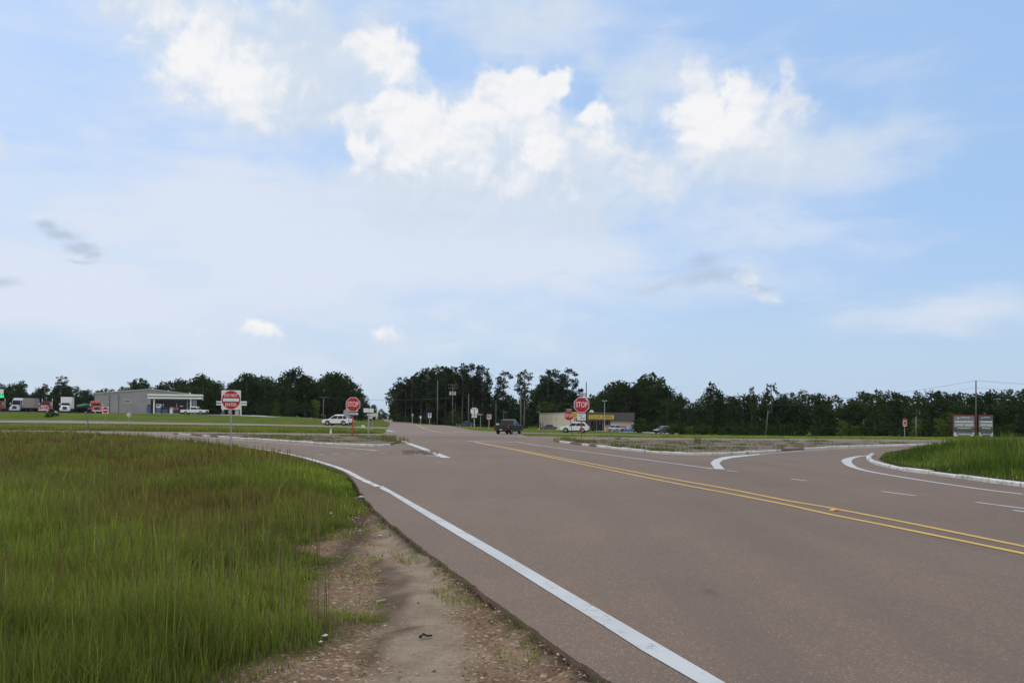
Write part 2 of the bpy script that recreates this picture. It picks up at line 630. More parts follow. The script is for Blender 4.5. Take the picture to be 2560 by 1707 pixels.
# soft bright skirts the heads melt into
skirt_b = [(1130, 350, 360, 170, 1.2), (1350, 330, 170, 170, 1.0), (560, 200, 230, 140, 1.1), (1830, 310, 240, 140, 1.1), (940, 150, 140, 95, .9), (1480, 340, 130, 120, .9), (1620, 430, 130, 90, .8), (400, 20, 110, 90, .8), (600, 30, 80, 80, .7)]
fk = field(Pw, skirt_b)
skirt = w.ramp(w.math('ADD', w.math('MULTIPLY', w.math('SUBTRACT', bil, .5), 1.8), fk), -.05, .85)
skirt = w.math('MULTIPLY', skirt, .72)

u_ = 1.0 / STR
def c(r, g_, b_):
    return (r * u_, g_ * u_, b_ * u_)
horizon_haze = w.ramp(el, R(-1), R(13), 1.0, 0.0)
base = w.mix(.72, w.vec('MULTIPLY', sky.outputs[0], (1.5, 1.35, 1.2)), c(.33, .57, .96))
base = w.mix(w.math('MULTIPLY', horizon_haze, .8), base, c(.50, .64, .78))
colr = w.mix(veil, base, c(.755, .80, .89))
colr = w.mix(body, colr, w.mix(w.math('MULTIPLY_ADD', relief, 1.1, .45, True), c(.57, .68, .81), c(.72, .79, .89)))
colr = w.mix(skirt, colr, w.mix(w.math('MULTIPLY_ADD', relief, 2.0, .5, True), c(.68, .765, .87), c(.83, .86, .915)))
colr = w.mix(scrap, colr, c(.46, .55, .68))
colr = w.mix(w.math('MULTIPLY', head, .95), colr, w.mix(lit, c(.67, .745, .86), c(.93, .925, .935)))
# broad bright cloud deck added unseen behind and beside the viewer as fill light
side = w.ramp(w.math('ABSOLUTE', az), R(50), R(105))
fill_deck = w.ramp(w.math('MULTIPLY_ADD', w.math('SUBTRACT', n_big, .5), 1.6, side), .25, .75)
fill_deck = w.math('MULTIPLY', fill_deck, w.ramp(el, R(-4), R(10)))
colr = w.mix(w.math('MULTIPLY', fill_deck, side), colr, c(1.08, 1.085, 1.09))
# below the horizon the sky is only seen past the edge of the land
wt.links.new(colr, bg.inputs["Color"])

sun_d = bpy.data.lights.new("sun", 'SUN')
sun_d.energy = 1.3
sun_d.angle = R(12)
sun_d.color = (1.0, .95, .87)
sun_o = bpy.data.objects.new("sun", sun_d)
sdir = Vector((math.sin(SUN_AZ) * math.cos(SUN_EL), math.cos(SUN_AZ) * math.cos(SUN_EL), math.sin(SUN_EL)))
sun_o.rotation_euler = sdir.to_track_quat('Z', 'Y').to_euler()
sun_o.location = sdir * 100
COL.objects.link(sun_o)

scene.view_settings.view_transform = 'Standard'
scene.view_settings.look = 'None'
scene.view_settings.exposure = 0
scene.view_settings.gamma = 1
world.cycles.sampling_method = 'MANUAL'
world.cycles.sample_map_resolution = 256
# ------------------------------------------------------------------ survey of the junction (ground outlines)
def ext(p, q, L):
    """carry the line p->q on beyond q by L metres"""
    p, q = np.array(p), np.array(q)
    t = (q - p) / np.linalg.norm(q - p)
    return tuple(q + t * L)

left_edge = G([(1540, 1707), (1484, 1680), (1420, 1636), (1340, 1572), (1260, 1521), (1204, 1493), (1146, 1444), (1097, 1403), (1055, 1365), (1006, 1328),
               (973, 1303), (944, 1283), (923, 1258), (902, 1232), (886, 1203), (862, 1181), (820, 1165), (764, 1148), (702, 1133.5), (648, 1124.5), (577, 1114), (500, 1106), (430, 1099), (330, 1092), (220, 1085), (120, 1080), (0, 1075.5)])
_n0 = np.array(left_edge[:14])
_cf = np.polyfit(_n0[:, 1], _n0[:, 0], 3)                 # even out the near edge, then let it crumble a little
_ys = np.linspace(_n0[0, 1], _n0[-1, 1], 150)
_rg = (fbm(_ys * 9, _ys * 0 + 3, 1.0, 4) - .5) * .045 + (fbm(_ys, _ys * 0 + 8, .9, 2) - .5) * .08
left_edge = [(float(np.polyval(_cf, yy) + q), float(yy)) for yy, q in zip(_ys, _rg)] + [tuple(p) for p in smooth_line(left_edge[13:], 4)][1:]
back_l = (8.0, -22.0)
right_kerb = G([(2560, 1217), (2467, 1205), (2339, 1187), (2273, 1179), (2215, 1167), (2185, 1158), (2171, 1147), (2182, 1138)])
right_kerb = [tuple(p) for p in smooth_line(right_kerb, 4)]
back_r = (22.0, -22.0)
slip_near = G([(2182, 1138), (2260, 1129), (2400, 1120), (2560, 1115)])
slip_near_far = ext(slip_near[-2], slip_near[-1], 60)

hw_near = [g(u, v) for u, v in ((400, 1081.5), (750, 1089.3), (1330, 1099), (2000, 1103), (2560, 1109))]
hw_far = [g(u, v) for u, v in ((400, 1074), (750, 1083), (1330, 1092), (2000, 1094), (2560, 1098))]
def fit(pts):
    a = np.array(pts)
    return np.polyfit(a[:, 0], a[:, 1], 1)
kn, kf = fit(hw_near), fit(hw_far)
k_m = (kn[0] + kf[0]) / 2
HWN = lambda x: np.polyval(kn, 0) + k_m * x
HWF = lambda x: HWN(x) + 11.5
hw_poly = [(-260, HWN(-260)), (260, HWN(260)), (260, HWF(260)), (-260, HWF(-260))]
X2 = lambda x, o: HWN(x) + 48 + o          # the far carriageway runs parallel
hw2_poly = [(-260, X2(-260, 0)), (260, X2(260, 0)), (260, X2(260, 9)), (-260, X2(-260, 9))]

nl, nr = left_edge[-1], slip_near_far
main_poly = [back_l] + left_edge + [(nl[0] - 10, HWN(nl[0] - 10) + 3), (slip_near_far[0], HWN(slip_near_far[0]) + 3), slip_near_far] + slip_near[::-1][:-1] + [(p[0] + .5, p[1]) for p in right_kerb[::-1]] + [(back_r[0] + .5, back_r[1])]

fr_l = [place(u, D) for u, D in ((950, HWF(-14) - 4), (962, 92), (967, 118), (974, 150), (974, 230), (966, 330), (960, 410), (958, 700))]
fr_l = [(p.x, p.y) for p in fr_l]
fr_r = [g(u, v) for u, v in ((1318, 1091.5), (1310, 1081), (1255, 1077.5), (1180, 1075.5))]
fr_r = [(place(1335, HWF(3) - 4).x, HWF(3) - 4)] + fr_r[:1] + [(place(u, D).x, D) for u, D in ((1300, 112), (1180, 132), (1079, 200), (1030, 300), (1002, 410), (984, 700))]
fr_poly = fr_r[::1] + fr_l[::-1]
asphalt = [main_poly, hw_poly, hw2_poly, fr_poly]

isl_l = G([(433, 1085.2), (464, 1087), (502, 1090), (557, 1094), (605, 1097.5), (680, 1102.5), (750, 1107), (832, 1112), (867, 1114), (929, 1116.5), (973, 1114), (992, 1108), (990, 1098), (969, 1091.5), (880, 1090.5), (750, 1090.5), (600, 1087.5), (520, 1085.5)])
isl_r = G([(1388, 1104.5), (1422, 1109), (1467, 1114.5), (1502, 1118.5), (1551, 1124.5), (1607, 1130.5), (1673, 1136), (1724, 1138), (1829, 1136.5), (1860, 1134.5), (1900, 1131), (1988, 1125.5), (2066, 1121), (2149, 1118), (2252, 1114.5), (2330, 1112), (2330, 1110), (2250, 1108.5), (2100, 1106), (1900, 1104), (1650, 1102), (1450, 1101), (1400, 1101.5)])
isl_g = [tuple(p) for p in right_kerb] + [tuple(p) for p in slip_near[1:]] + [slip_near_far, (slip_near_far[0], slip_near_far[1] - 30), back_r]

gravel_poly = G([(926, 1245), (900, 1262), (872, 1290), (835, 1345), (785, 1420), (765, 1500), (745, 1580), (705, 1670), (670, 1707)])
gravel_poly = [ext(gravel_poly[-2], gravel_poly[-1], 8)] + gravel_poly[::-1] + [(p[0] + .3, p[1]) for p in left_edge[::-1] if p[1] < 19.5] + [(back_l[0] + .3, back_l[1])]

lot_l = [(place(u, D).x, D) for u, D in ((-250, 204), (60, 205), (250, 206), (420, 203), (700, 208), (640, 255), (-250, 260))]
lot_r = [(place(u, D).x, D) for u, D in ((1335, 200), (1480, 190), (1700, 182), (1700, 192), (1600, 245), (1350, 300))]

def near_line_d(px, x, y):
    P = G(px)
    best = np.full(x.shape, 1e9)
    for (ax, ay), (bx, by) in zip(P[:-1], P[1:]):
        ex, ey = bx - ax, by - ay
        t = np.clip(((x - ax) * ex + (y - ay) * ey) / (ex * ex + ey * ey), 0, 1)
        best = np.minimum(best, np.hypot(x - ax - t * ex, y - ay - t * ey))
    return best
def shoulder_marks(x, y):
    """worn pale track and dark soil / tyre marks on the shoulder"""
    n = (fbm(x + 2, y + 5, .35, 4) - .5) * .35
    tr = sstep(.42, .12, near_line_d([(985, 1318), (1008, 1380), (1045, 1460), (1075, 1560), (1060, 1660), (1040, 1720)], x, y) + n)
    so = sstep(.30, .02, near_line_d([(905, 1275), (885, 1335), (850, 1385), (785, 1405)], x, y) + n * .8) * .9
    for L, r in (([(945, 1390), (958, 1450), (950, 1540)], .07), ([(975, 1400), (980, 1460), (970, 1530)], .05), ([(1005, 1420), (1008, 1500), (985, 1560)], .06), ([(905, 1640), (935, 1585), (1000, 1557), (1055, 1548)], .05)):
        so = np.maximum(so, .75 * sstep(r * 1.5, r * .2, near_line_d(L, x, y) + n * .12))
    return np.where(y < 17, tr, 0), np.where(y < 17, so, 0)

def terrain_dz(x, y):
    """ground level against the road level, and surface masks"""
    d = np.full(x.shape, 1e9)
    for p in asphalt + [lot_l, lot_r]:
        d = np.minimum(d, sdist(p, x, y))
    dg = sdist(gravel_poly, x, y)
    n1 = fbm(x, y, 1.3, 4) - .5
    grav = sstep(.35, -.35, dg + n1 * 1.8)
    rough = sstep(.4, 4, d) * (1 - grav)
    far = sstep(60, 90, y)
    dz = -.05 + rough * (fbm(x + 40, y, 5.0, 3) - .42) * .34 * (1 - far * .5)
    ditch = sstep(2.5, 6, d) * sstep(15, 8, d) * (x < 0) * (1 - far) * sstep(14, 22, y)
    dz = dz - .3 * ditch
    dz = dz + grav * ((fbm(x, y, .45, 4) - .5) * .045 + (fbm(x + 9, y + 3, 1.7, 2) - .5) * .06)
    dz = np.where(d < 0, -.09, np.where(d < .22, np.where(grav > .5, -.026 + (fbm(x, y, .25, 3) - .5) * .03, -.05), dz))
    ig = sdist(isl_g, x, y)
    dz = np.where(ig < 0, -.09 + .19 * sstep(-.35, -.6, ig) + sstep(-.6, -6, ig) * (.22 + (fbm(x, y, 4, 3) - .5) * .35), dz)
    return dz, grav, d, ig

def axis(parts):
    out = []
    for a, b, s in parts:
        out.append(np.arange(a, b, s))
    return np.unique(np.round(np.concatenate(out), 4))
gx_ = axis([(-2500, -300, 200), (-300, -110, 6), (-110, -24, 1.2), (-24, -9, .4), (-9, 3, .11), (3, 40, .5), (40, 110, 1.2), (110, 300, 6), (300, 2600, 200)])
gy_ = axis([(-40, 3, 1.0), (3, 17, .1), (17, 30, .22), (30, 110, .6), (110, 270, 2.0), (270, 900, 15), (900, 4000, 200)])
X_, Y_ = np.meshgrid(gx_, gy_)
dz_, grav_, d_, ig_ = terrain_dz(X_, Y_)
Z_ = H(X_, Y_) + dz_
ny, nx = X_.shape
vs_ = np.stack([X_, Y_, Z_], -1).reshape(-1, 3)
ii = np.arange(ny * nx).reshape(ny, nx)
fs_g = np.stack([ii[:-1, :-1], ii[:-1, 1:], ii[1:, 1:], ii[1:, :-1]], -1).reshape(-1, 4)

# ground: rough grass, mown grass, gravel and bare soil
m_ground, nb, bs = newmat("ground")
at_n = nb.n("ShaderNodeAttribute", attribute_name="gravel")
tc_ = nb.n("ShaderNodeTexCoord").outputs["Object"]
sepg = nb.n("ShaderNodeSeparateXYZ")
nb.put(sepg.inputs[0], tc_)
nL = nb.noise(tc_, .045, 5, .6)
nM = nb.noise(tc_, .35, 6, .65)
nS = nb.noise(tc_, 6.0, 5, .7)
mown = nb.mix(nb.ramp(nM, .3, .7), (.070, .100, .021), (.118, .146, .034))
mown = nb.mix(nb.math('MULTIPLY', nb.ramp(nL, .5, .75), .7), mown, (.165, .155, .050))
mown = nb.mix(nb.math('MULTIPLY', nb.ramp(nS, .45, .8), .45), mown, (.04, .065, .014))
soil = nb.mix(nb.ramp(nM, .3, .75), (.032, .034, .014), (.06, .055, .025))
grass_c = nb.mix(nb.ramp(sepg.outputs[1], 70, 90), soil, mown)
vor = nb.n("ShaderNodeTexVoronoi")
nb.put(vor.inputs["Vector"], tc_)
vor.inputs["Scale"].default_value = 38
vor2 = nb.n("ShaderNodeTexVoronoi")
nb.put(vor2.inputs["Vector"], tc_)
vor2.inputs["Scale"].default_value = 90
hsv = nb.n("ShaderNodeSeparateColor")
nb.put(hsv.inputs[0], vor.outputs["Color"])
nG = nb.noise(tc_, .8, 6, .6)
nG2 = nb.noise(tc_, 2.6, 6, .65)
gr = nb.mix(nb.ramp(nG, .32, .68), (.15, .10, .066), (.25, .19, .135))
gr = nb.mix(nb.math('MULTIPLY', nb.ramp(nG2, .52, .72), .7), gr, (.085, .062, .045))
gr = nb.mix(nb.math('MULTIPLY', nb.ramp(hsv.outputs[0], .2, .95), .55), gr, (.27, .155, .09))
gr = nb.mix(nb.math('MULTIPLY', nb.ramp(hsv.outputs[1], .62, .95), .5), gr, (.06, .045, .035))
gr = nb.mix(nb.math('MULTIPLY', nb.ramp(hsv.outputs[2], .85, .97), .5), gr, (.5, .43, .34))
tr_n = nb.n("ShaderNodeAttribute", attribute_name="track")
so_n = nb.n("ShaderNodeAttribute", attribute_name="soil")
trc = nb.mix(nb.ramp(nG2, .3, .7), (.20, .152, .115), (.31, .245, .185))
trc = nb.mix(nb.math('MULTIPLY', nb.ramp(hsv.outputs[2], .6, .95), .3), trc, (.33, .25, .18))
gr = nb.mix(nb.math('MULTIPLY', tr_n.outputs["Fac"], .9), gr, trc)
gr = nb.mix(nb.math('MULTIPLY', so_n.outputs["Fac"], .85), gr, (.055, .042, .032))
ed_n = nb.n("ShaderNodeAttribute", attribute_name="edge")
gr = nb.mix(nb.math('MULTIPLY', ed_n.outputs["Fac"], .85), gr, (.035, .026, .02))  # dark band along the pavement edge: soil plus painted crack shadow
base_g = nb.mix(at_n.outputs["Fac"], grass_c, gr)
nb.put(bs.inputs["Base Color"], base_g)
bs.inputs["Roughness"].default_value = .95
bs.inputs["Specular IOR Level"].default_value = 0.0
bmp = nb.n("ShaderNodeBump")
bmp.inputs["Strength"].default_value = .7
bmp.inputs["Distance"].default_value = .02
hgt = nb.math('ADD', nb.math('MULTIPLY', vor.outputs["Distance"], -.7), nb.math('ADD', nb.math('MULTIPLY', vor2.outputs["Distance"], -.3), nS))
nb.put(bmp.inputs["Height"], hgt)
nb.put(bs.inputs["Normal"], bmp.outputs[0])
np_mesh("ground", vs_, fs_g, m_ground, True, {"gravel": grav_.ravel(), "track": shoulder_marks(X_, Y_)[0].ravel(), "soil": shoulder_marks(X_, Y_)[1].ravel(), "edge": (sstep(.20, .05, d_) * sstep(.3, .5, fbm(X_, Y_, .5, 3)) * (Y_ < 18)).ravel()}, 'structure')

# ------------------------------------------------------------------ asphalt
def asphalt_mat(name, tint, k=1.0):
    m, nb, bs = newmat(name)
    tc = nb.n("ShaderNodeTexCoord").outputs["Object"]
    a = nb.noise(tc, .12, 5, .6)
    b = nb.noise(tc, 1.1, 6, .65)
    f = nb.noise(tc, 70, 3, .7)
    v = nb.n("ShaderNodeTexVoronoi")
    nb.put(v.inputs["Vector"], tc)
    v.inputs["Scale"].default_value = 85
    sc = nb.n("ShaderNodeSeparateColor")
    nb.put(sc.inputs[0], v.outputs["Color"])
    r, g_, bb = tint
    colr = nb.mix(nb.ramp(a, .3, .7), (r * .86, g_ * .86, bb * .88), (r * 1.12, g_ * 1.1, bb * 1.06))
    colr = nb.mix(nb.math('MULTIPLY', nb.ramp(b, .35, .7), .35), colr, (r * .80, g_ * .82, bb * .86))
    colr = nb.mix(nb.math('MULTIPLY', nb.ramp(sc.outputs[0], .1, 1), .45), colr, (r * .62, g_ * .6, bb * .6))
    colr = nb.mix(nb.math('MULTIPLY', nb.ramp(sc.outputs[1], .86, .98), .6), colr, (r * 2.0, g_ * 2.0, bb * 1.9))
    # long faint smears along the lanes
    mp = nb.n("ShaderNodeMapping")
    mp.inputs["Rotation"].default_value = (0, 0, R(-17))
    mp.inputs["Scale"].default_value = (.9, .05, 1)
    nb.put(mp.inputs[0], tc)
    st = nb.noise(mp.outputs[0], 1.0, 5, .6)
    colr = nb.mix(nb.math('MULTIPLY', nb.ramp(st, .4, .72), .42), colr, (r * .7, g_ * .72, bb * .76))
    # small oil spots
    o = nb.noise(tc, .9, 2, .4)
    colr = nb.mix(nb.math('MULTIPLY', nb.ramp(o, .74, .82), .5), colr, (r * .45, g_ * .45, bb * .47))
    sx, sy = g(1776, 1480)
    sp = nb.vec('DISTANCE', nb.vec('MULTIPLY', tc, (1, .6, 0)), (sx, sy * .6, 0))
    colr = nb.mix(nb.math('MULTIPLY', nb.ramp(nb.math('MULTIPLY_ADD', nb.math('SUBTRACT', b, .5), .12, sp), .13, .02), .38), colr, (r * .4, g_ * .4, bb * .42))
    nb.put(bs.inputs["Base Color"], colr)
    bs.inputs["Roughness"].default_value = .82
    bs.inputs["Specular IOR Level"].default_value = .22
    bp = nb.n("ShaderNodeBump")
    bp.inputs["Strength"].default_value = .45
    bp.inputs["Distance"].default_value = .006
    nb.put(bp.inputs["Height"], nb.math('ADD', f, nb.math('MULTIPLY', v.outputs["Distance"], -.8)))
    nb.put(bs.inputs["Normal"], bp.outputs[0])
    return m
m_road = asphalt_mat("road asphalt", (.184, .132, .098))
m_hw = asphalt_mat("highway asphalt", (.215, .162, .130))
m_lot = mat("lot concrete", (.30, .29, .26), .9, noise=.2, nscale=.4)
sheet("highway", hw_poly, 0.0, m_hw, 3.0)
sheet("far_carriageway", hw2_poly, 0.0, m_hw, 4.0)
sheet("road", main_poly, 0.006, m_road, 1.6, thick=.12)
sheet("road", fr_poly, 0.008, m_hw, 3.0)
sheet("forecourt", lot_l, 0.02, m_lot, 6.0)
sheet("parking_lot", lot_r, 0.02, m_lot, 6.0)

# ------------------------------------------------------------------ paint
def paint_mat(name, colr, wear=.45, under=(.2, .155, .14)):
    m, nb, bs = newmat(name)
    tc = nb.n("ShaderNodeTexCoord").outputs["Object"]
    a = nb.noise(tc, 2.2, 7, .72)
    b = nb.noise(tc, 26, 5, .7)
    f = nb.ramp(nb.math('ADD', nb.math('MULTIPLY', a, .6), nb.math('MULTIPLY', b, .4)), wear - .07, wear + .07)
    d = nb.noise(tc, .7, 4, .6)
    pc = nb.mix(nb.ramp(d, .3, .7), colr, tuple(q * .84 for q in colr))
    nb.put(bs.inputs["Base Color"], nb.mix(f, under, pc))
    bs.inputs["Roughness"].default_value = .7
    return m
m_white = paint_mat("white road paint", (.50, .51, .51), .40)
m_whiteworn = paint_mat("worn white road paint", (.60, .60, .58), .46)
m_yellow = paint_mat("yellow road paint", (.60, .36, .07), .37)

UP = .012
near_line = G([(1740, 1707), (1604, 1628), (1508, 1566), (1364, 1476), (1260, 1410), (1092, 1308), (973, 1233), (948, 1221)]) + G([(956, 1215), (1096.5, 1293), (1260, 1386), (1420, 1480), (1592, 1580), (1808, 1707)])
e0, e1 = ext(near_line[1], near_line[0], 12), ext(near_line[-2], near_line[-1], 12)
sheet("road_marking", [e0] + near_line + [e1], UP, m_white, .8)
strip("road_marking", smooth_line(G([(945, 1217), (902, 1197), (849, 1170.5), (766, 1145.5), (704, 1131.5), (651, 1122.5), (577, 1112.5), (500, 1104.5), (430, 1097.5), (330, 1090.5)]), 4), .17, UP, m_whiteworn, .8)
strip("road_marking", smooth_line(G([(942, 1127), (914, 1123.7), (838, 1117.8), (750, 1111.3), (680, 1106), (605, 1100.5), (520, 1094), (430, 1086.8), (285, 1076.5), (194, 1072)]), 4), .15, UP, m_whiteworn, 1)
for a, b in (((792, 1137), (811, 1136.8)), ((832, 1135.2), (850.5, 1135)), ((872, 1134.6), (890, 1134.5)), ((911, 1134), (927, 1133.9)), ((948, 1133.2), (967.5, 1133)), ((1000, 1133), (1024, 1133.6)), ((1035, 1135.5), (1057, 1136.8)), ((1064, 1139), (1097, 1141.2))):
    strip("road_marking", G([a, b]), .17, UP, m_whiteworn, .8)
sheet("road_marking", G([(986, 1096.5), (996, 1097), (1060, 1119), (1127.5, 1144.6), (1104, 1144.2), (1045, 1120)]), UP, m_white, .8)
up_y = smooth_line(G([(1186, 1104.3), (1260, 1117.6), (1350, 1135.2), (1460, 1155.6), (1660, 1194), (1820, 1222.5), (1960, 1250.5), (2066, 1268.5), (2273, 1308.5), (2560, 1367)]), 4)
lo_y = smooth_line(G([(1188, 1105.3), (1260, 1119.9), (1350, 1138), (1460, 1161.5), (1660, 1203), (1820, 1233.5), (1960, 1261), (2066, 1284.5), (2273, 1326), (2560, 1385)]), 4)
for L in (up_y, lo_y):
    strip("road_marking", list(L) + [np.array(ext(L[-4], L[-1], 25))], .125, UP, m_yellow, 1)
strip("road_marking", smooth_line(G([(1288, 1103.6), (1350, 1114), (1488, 1132.5), (1619, 1150), (1785, 1172.3)]), 4), .13, UP, m_white, 1)
strip("road_marking", G([(1169, 1102), (1230, 1103.8), (1288, 1104.8)]), .5, UP - .003, m_whiteworn, 1)
sheet("road_marking", G([(1776, 1158), (1785, 1149.5), (1806, 1142.8), (1841, 1138.8), (1900, 1135), (1900, 1137), (1864.5, 1141), (1829, 1145), (1806, 1151), (1798, 1158.5), (1812, 1174), (1787, 1172.8)]), UP + .003, m_white, .6)
strip("road_marking", smooth_line(G([(1898, 1136), (2025, 1126), (2182, 1118), (2285, 1113.8), (2396, 1111.6), (2560, 1109.5)]), 4), .16, UP, m_white, 1)
strip("road_marking", smooth_line(G([(2182, 1137.6), (2150, 1140.5), (2128, 1145), (2118, 1150), (2117, 1155.5), (2132, 1167), (2173, 1178.5), (2273, 1196), (2438, 1221), (2560, 1236)]), 4), [.2, .3, .4, .32, .2, .16, .14, .14], UP, m_white, .6)
for a, b in (((1815, 1176), (1843.5, 1179)), ((1977.6, 1197.5), (2016, 1202)), ((2203, 1229), (2288, 1239.5)), ((2440, 1256), (2600, 1277)), ((2533, 1276), (2600, 1285))):
    strip("road_marking", G([a, b]), .11, UP, m_white, 1)
# highway and far road lines
for o, mm in ((.35, m_whiteworn), (11.0, m_whiteworn)):
    for xa, xb in ((-200, -14), (9, 120)) if o < 1 else ((-200, -18), (8, 120)):
        strip("road_marking", [(xa, HWN(xa) + o), (xb, HWN(xb) + o)], .22, .006, mm, 3)
xd = -150
while xd < 120:
    if not -16 < xd < 6:
        strip("road_marking", [(xd, HWN(xd) + 5.7), (xd + 3, HWN(xd + 3) + 5.7)], .15, .006, m_whiteworn, 3)
    xd += 12
strip("road_marking", [(-200, X2(-200, .5)), (-20, X2(-20, .5))], .2, .006, m_whiteworn, 4)
strip("road_marking", [(place(u, D).x, D) for u, D in ((1140, 92), (1060, 130), (1022, 200), (1003, 270))], .1, .014, m_yellow, 4)
strip("road_marking", [(place(u, D).x, D) for u, D in ((1143, 92), (1063, 130), (1024, 200), (1004.5, 270))], .1, .014, m_yellow, 4)
strip("road_marking", G([(966, 1075.5), (985, 1079)]), .6, .014, m_white, 1)
for k in range(5):
    strip("road_marking", G([(1024 + k * 6, 1081), (1027.5 + k * 6, 1081)]), .5, .014, m_whiteworn, 1)
strip("road_marking", G([(1053, 1081), (1064, 1081.3)]), .5, .014, m_whiteworn, 1)
strip("road_marking", G([(1135, 1078.8), (1175, 1080.8)]), .4, .014, m_whiteworn, 1)
strip("road_marking", G([(1105, 1083.5), (1120, 1083.8)]), .4, .014, m_yellow, 1)

# ------------------------------------------------------------------ islands with painted kerbs
m_isl = mat("island gravel and soil", (.15, .125, .095), .95, spec=.05, noise=.4, nscale=.6, bump=.5)
m_isl2 = mat("island worn paving", (.165, .132, .112), .95, spec=.05, noise=.28, nscale=.5, bump=.4)
m_kerb = paint_mat("white painted kerb", (.60, .60, .57), .45, (.22, .2, .17))
sheet("traffic_island", isl_l, .10, m_isl, 1.2, thick=.2)
sheet("traffic_island", isl_r, .11, m_isl2, 1.2, thick=.2)

def kerb(line, seg, hgt, wid, skip=.12, name="kerb"):
    pts = resample(line, .35)
    mb = MB()
    i = 0
    rr = random.Random(3)
    n = len(pts)
    segn = max(2, int(seg / .35))
    while i < n - 1:
        j = min(n - 1, i + segn)
        if rr.random() > skip and j > i:
            drop = rr.uniform(-.025, .02)
            loops = []
            for k in range(i, j + 1):
                p = np.array(pts[k])
                t = np.array(pts[min(k + 1, n - 1)]) - np.array(pts[max(k - 1, 0)])
                t = t / (np.linalg.norm(t) + 1e-9)
                q = np.array((-t[1], t[0]))
                if k == i: p = p + t * .03
                if k == j: p = p - t * .03
                z = h(p[0], p[1])
                a, b = p + q * wid / 2, p - q * wid / 2
                a2, b2 = p + q * (wid / 2 - .03), p - q * (wid / 2 - .03)
                loops.append([(a[0], a[1], z - .08), (a[0], a[1], z + hgt - .03 + drop), (a2[0], a2[1], z + hgt + drop), (b2[0], b2[1], z + hgt + drop), (b[0], b[1], z + hgt - .03 + drop), (b[0], b[1], z - .08)])
            mb.loft(loops)
        i = j
    return tag(mb.build(name, m_kerb), kind='structure')
kerb(isl_l[:6], 2.2, .12, .16, .3)
kerb(isl_l[5:11], 3.4, .13, .18, .0)
kerb(isl_r[:8], 2.0, .14, .18, .3)
kerb(isl_r[6:16], 4.0, .13, .2, .04)
kl = [back_r] + list(right_kerb)
kerb(right_kerb, 2.2, .12, .19, .0)
kerb([ext(right_kerb[3], right_kerb[0], 20), right_kerb[0]], 2.4, .12, .19, .0)
# ------------------------------------------------------------------ grass blades
m_grass = bpy.data.materials.new("grass blades")
m_grass.use_nodes = True
nb = NB(m_grass.node_tree)
m_grass.node_tree.nodes.clear()
go_ = nb.n("ShaderNodeOutputMaterial")
ga = nb.n("ShaderNodeAttribute", attribute_name="tint")
gd = nb.n("ShaderNodeBsdfDiffuse")
gt = nb.n("ShaderNodeBsdfTranslucent")
gm = nb.n("ShaderNodeMixShader")
gm.inputs[0].default_value = .35
nb.put(gd.inputs[0], ga.outputs["Color"])
nb.put(gt.inputs[0], ga.outputs["Color"])
nb.put(gm.inputs[1], gd.outputs[0])
nb.put(gm.inputs[2], gt.outputs[0])
nb.put(go_.inputs[0], gm.outputs[0])

def blades(name, x, y, z, hgt, wid, tint, lean=.35, seed=1):
    r = np.random.default_rng(seed)
    n = len(x)
    a = r.uniform(0, 2 * math.pi, n)
    ca, sa = np.cos(a), np.sin(a)
    la = r.uniform(0, 2 * math.pi, n)
    ln = hgt * np.abs(r.normal(0, lean, n)).clip(0, .9)
    wx, wy = ca * wid / 2, sa * wid / 2
    bx, by = np.cos(la) * ln, np.sin(la) * ln
    v = np.zeros((n, 5, 3))
    v[:, 0] = np.stack([x - wx, y - wy, z - .02], -1)
    v[:, 1] = np.stack([x + wx, y + wy, z - .02], -1)
    v[:, 2] = np.stack([x + bx * .3 - wx * .8, y + by * .3 - wy * .8, z + hgt * .55], -1)
    v[:, 3] = np.stack([x + bx * .3 + wx * .8, y + by * .3 + wy * .8, z + hgt * .55], -1)
    v[:, 4] = np.stack([x + bx, y + by, z + hgt * (1 - .25 * (ln / np.maximum(hgt, .01)))], -1)
    i = np.arange(n)[:, None] * 5
    f = np.concatenate([i + np.array([[0, 1, 3]]), i + np.array([[0, 3, 2]]), i + np.array([[2, 3, 4]])], 1).reshape(-1, 3)
    t = np.repeat(np.concatenate([tint, np.ones((n, 1))], 1), 5, 0)
    return np_mesh(name, v.reshape(-1, 3), f, m_grass, False, {"tint": t}, 'stuff')

def scatter(n, x0, x1, y0, y1, r):
    return r.uniform(x0, x1, n), r.uniform(y0, y1, n)

def grass_tint(x, y, n, r):
    m = fbm(x + 3, y + 8, 1.9, 4)[:, None]
    L = fbm(x + 60, y, 7, 3)[:, None]
    g1, g2, g3 = np.array([[.082, .152, .018]]), np.array([[.21, .285, .042]]), np.array([[.165, .138, .044]])
    k = np.clip((m - .34) / .3, 0, 1)
    c_ = g1 * (1 - k) + g2 * k
    far_l = (sstep(8, 17, y + 5 * (fbm(x + 9, y, 3, 3) - .5)) * sstep(-.12, -.42, x / np.maximum(y, 1)))[:, None]
    dry = np.clip(((L - .5) / .2), 0, 1) * .4
    dry = np.clip(dry + far_l * (.25 + .6 * fbm(x + 20, y + 4, 2.5, 3)[:, None]), 0, .85)
    c_ = c_ * (1 - dry) + g3 * dry
    s = r.random((n, 1))
    c_ = c_ * (.7 + .6 * r.random((n, 1)))
    straw = (s < .05)
    lite = (r.random((n, 1)) < .12)
    c_ = np.where(lite, c_ * 1.5 + np.array([[.03, .02, .0]]), c_)
    return np.where(straw, np.array([[.22, .18, .08]]) * (.7 + .5 * r.random((n, 1))), c_)

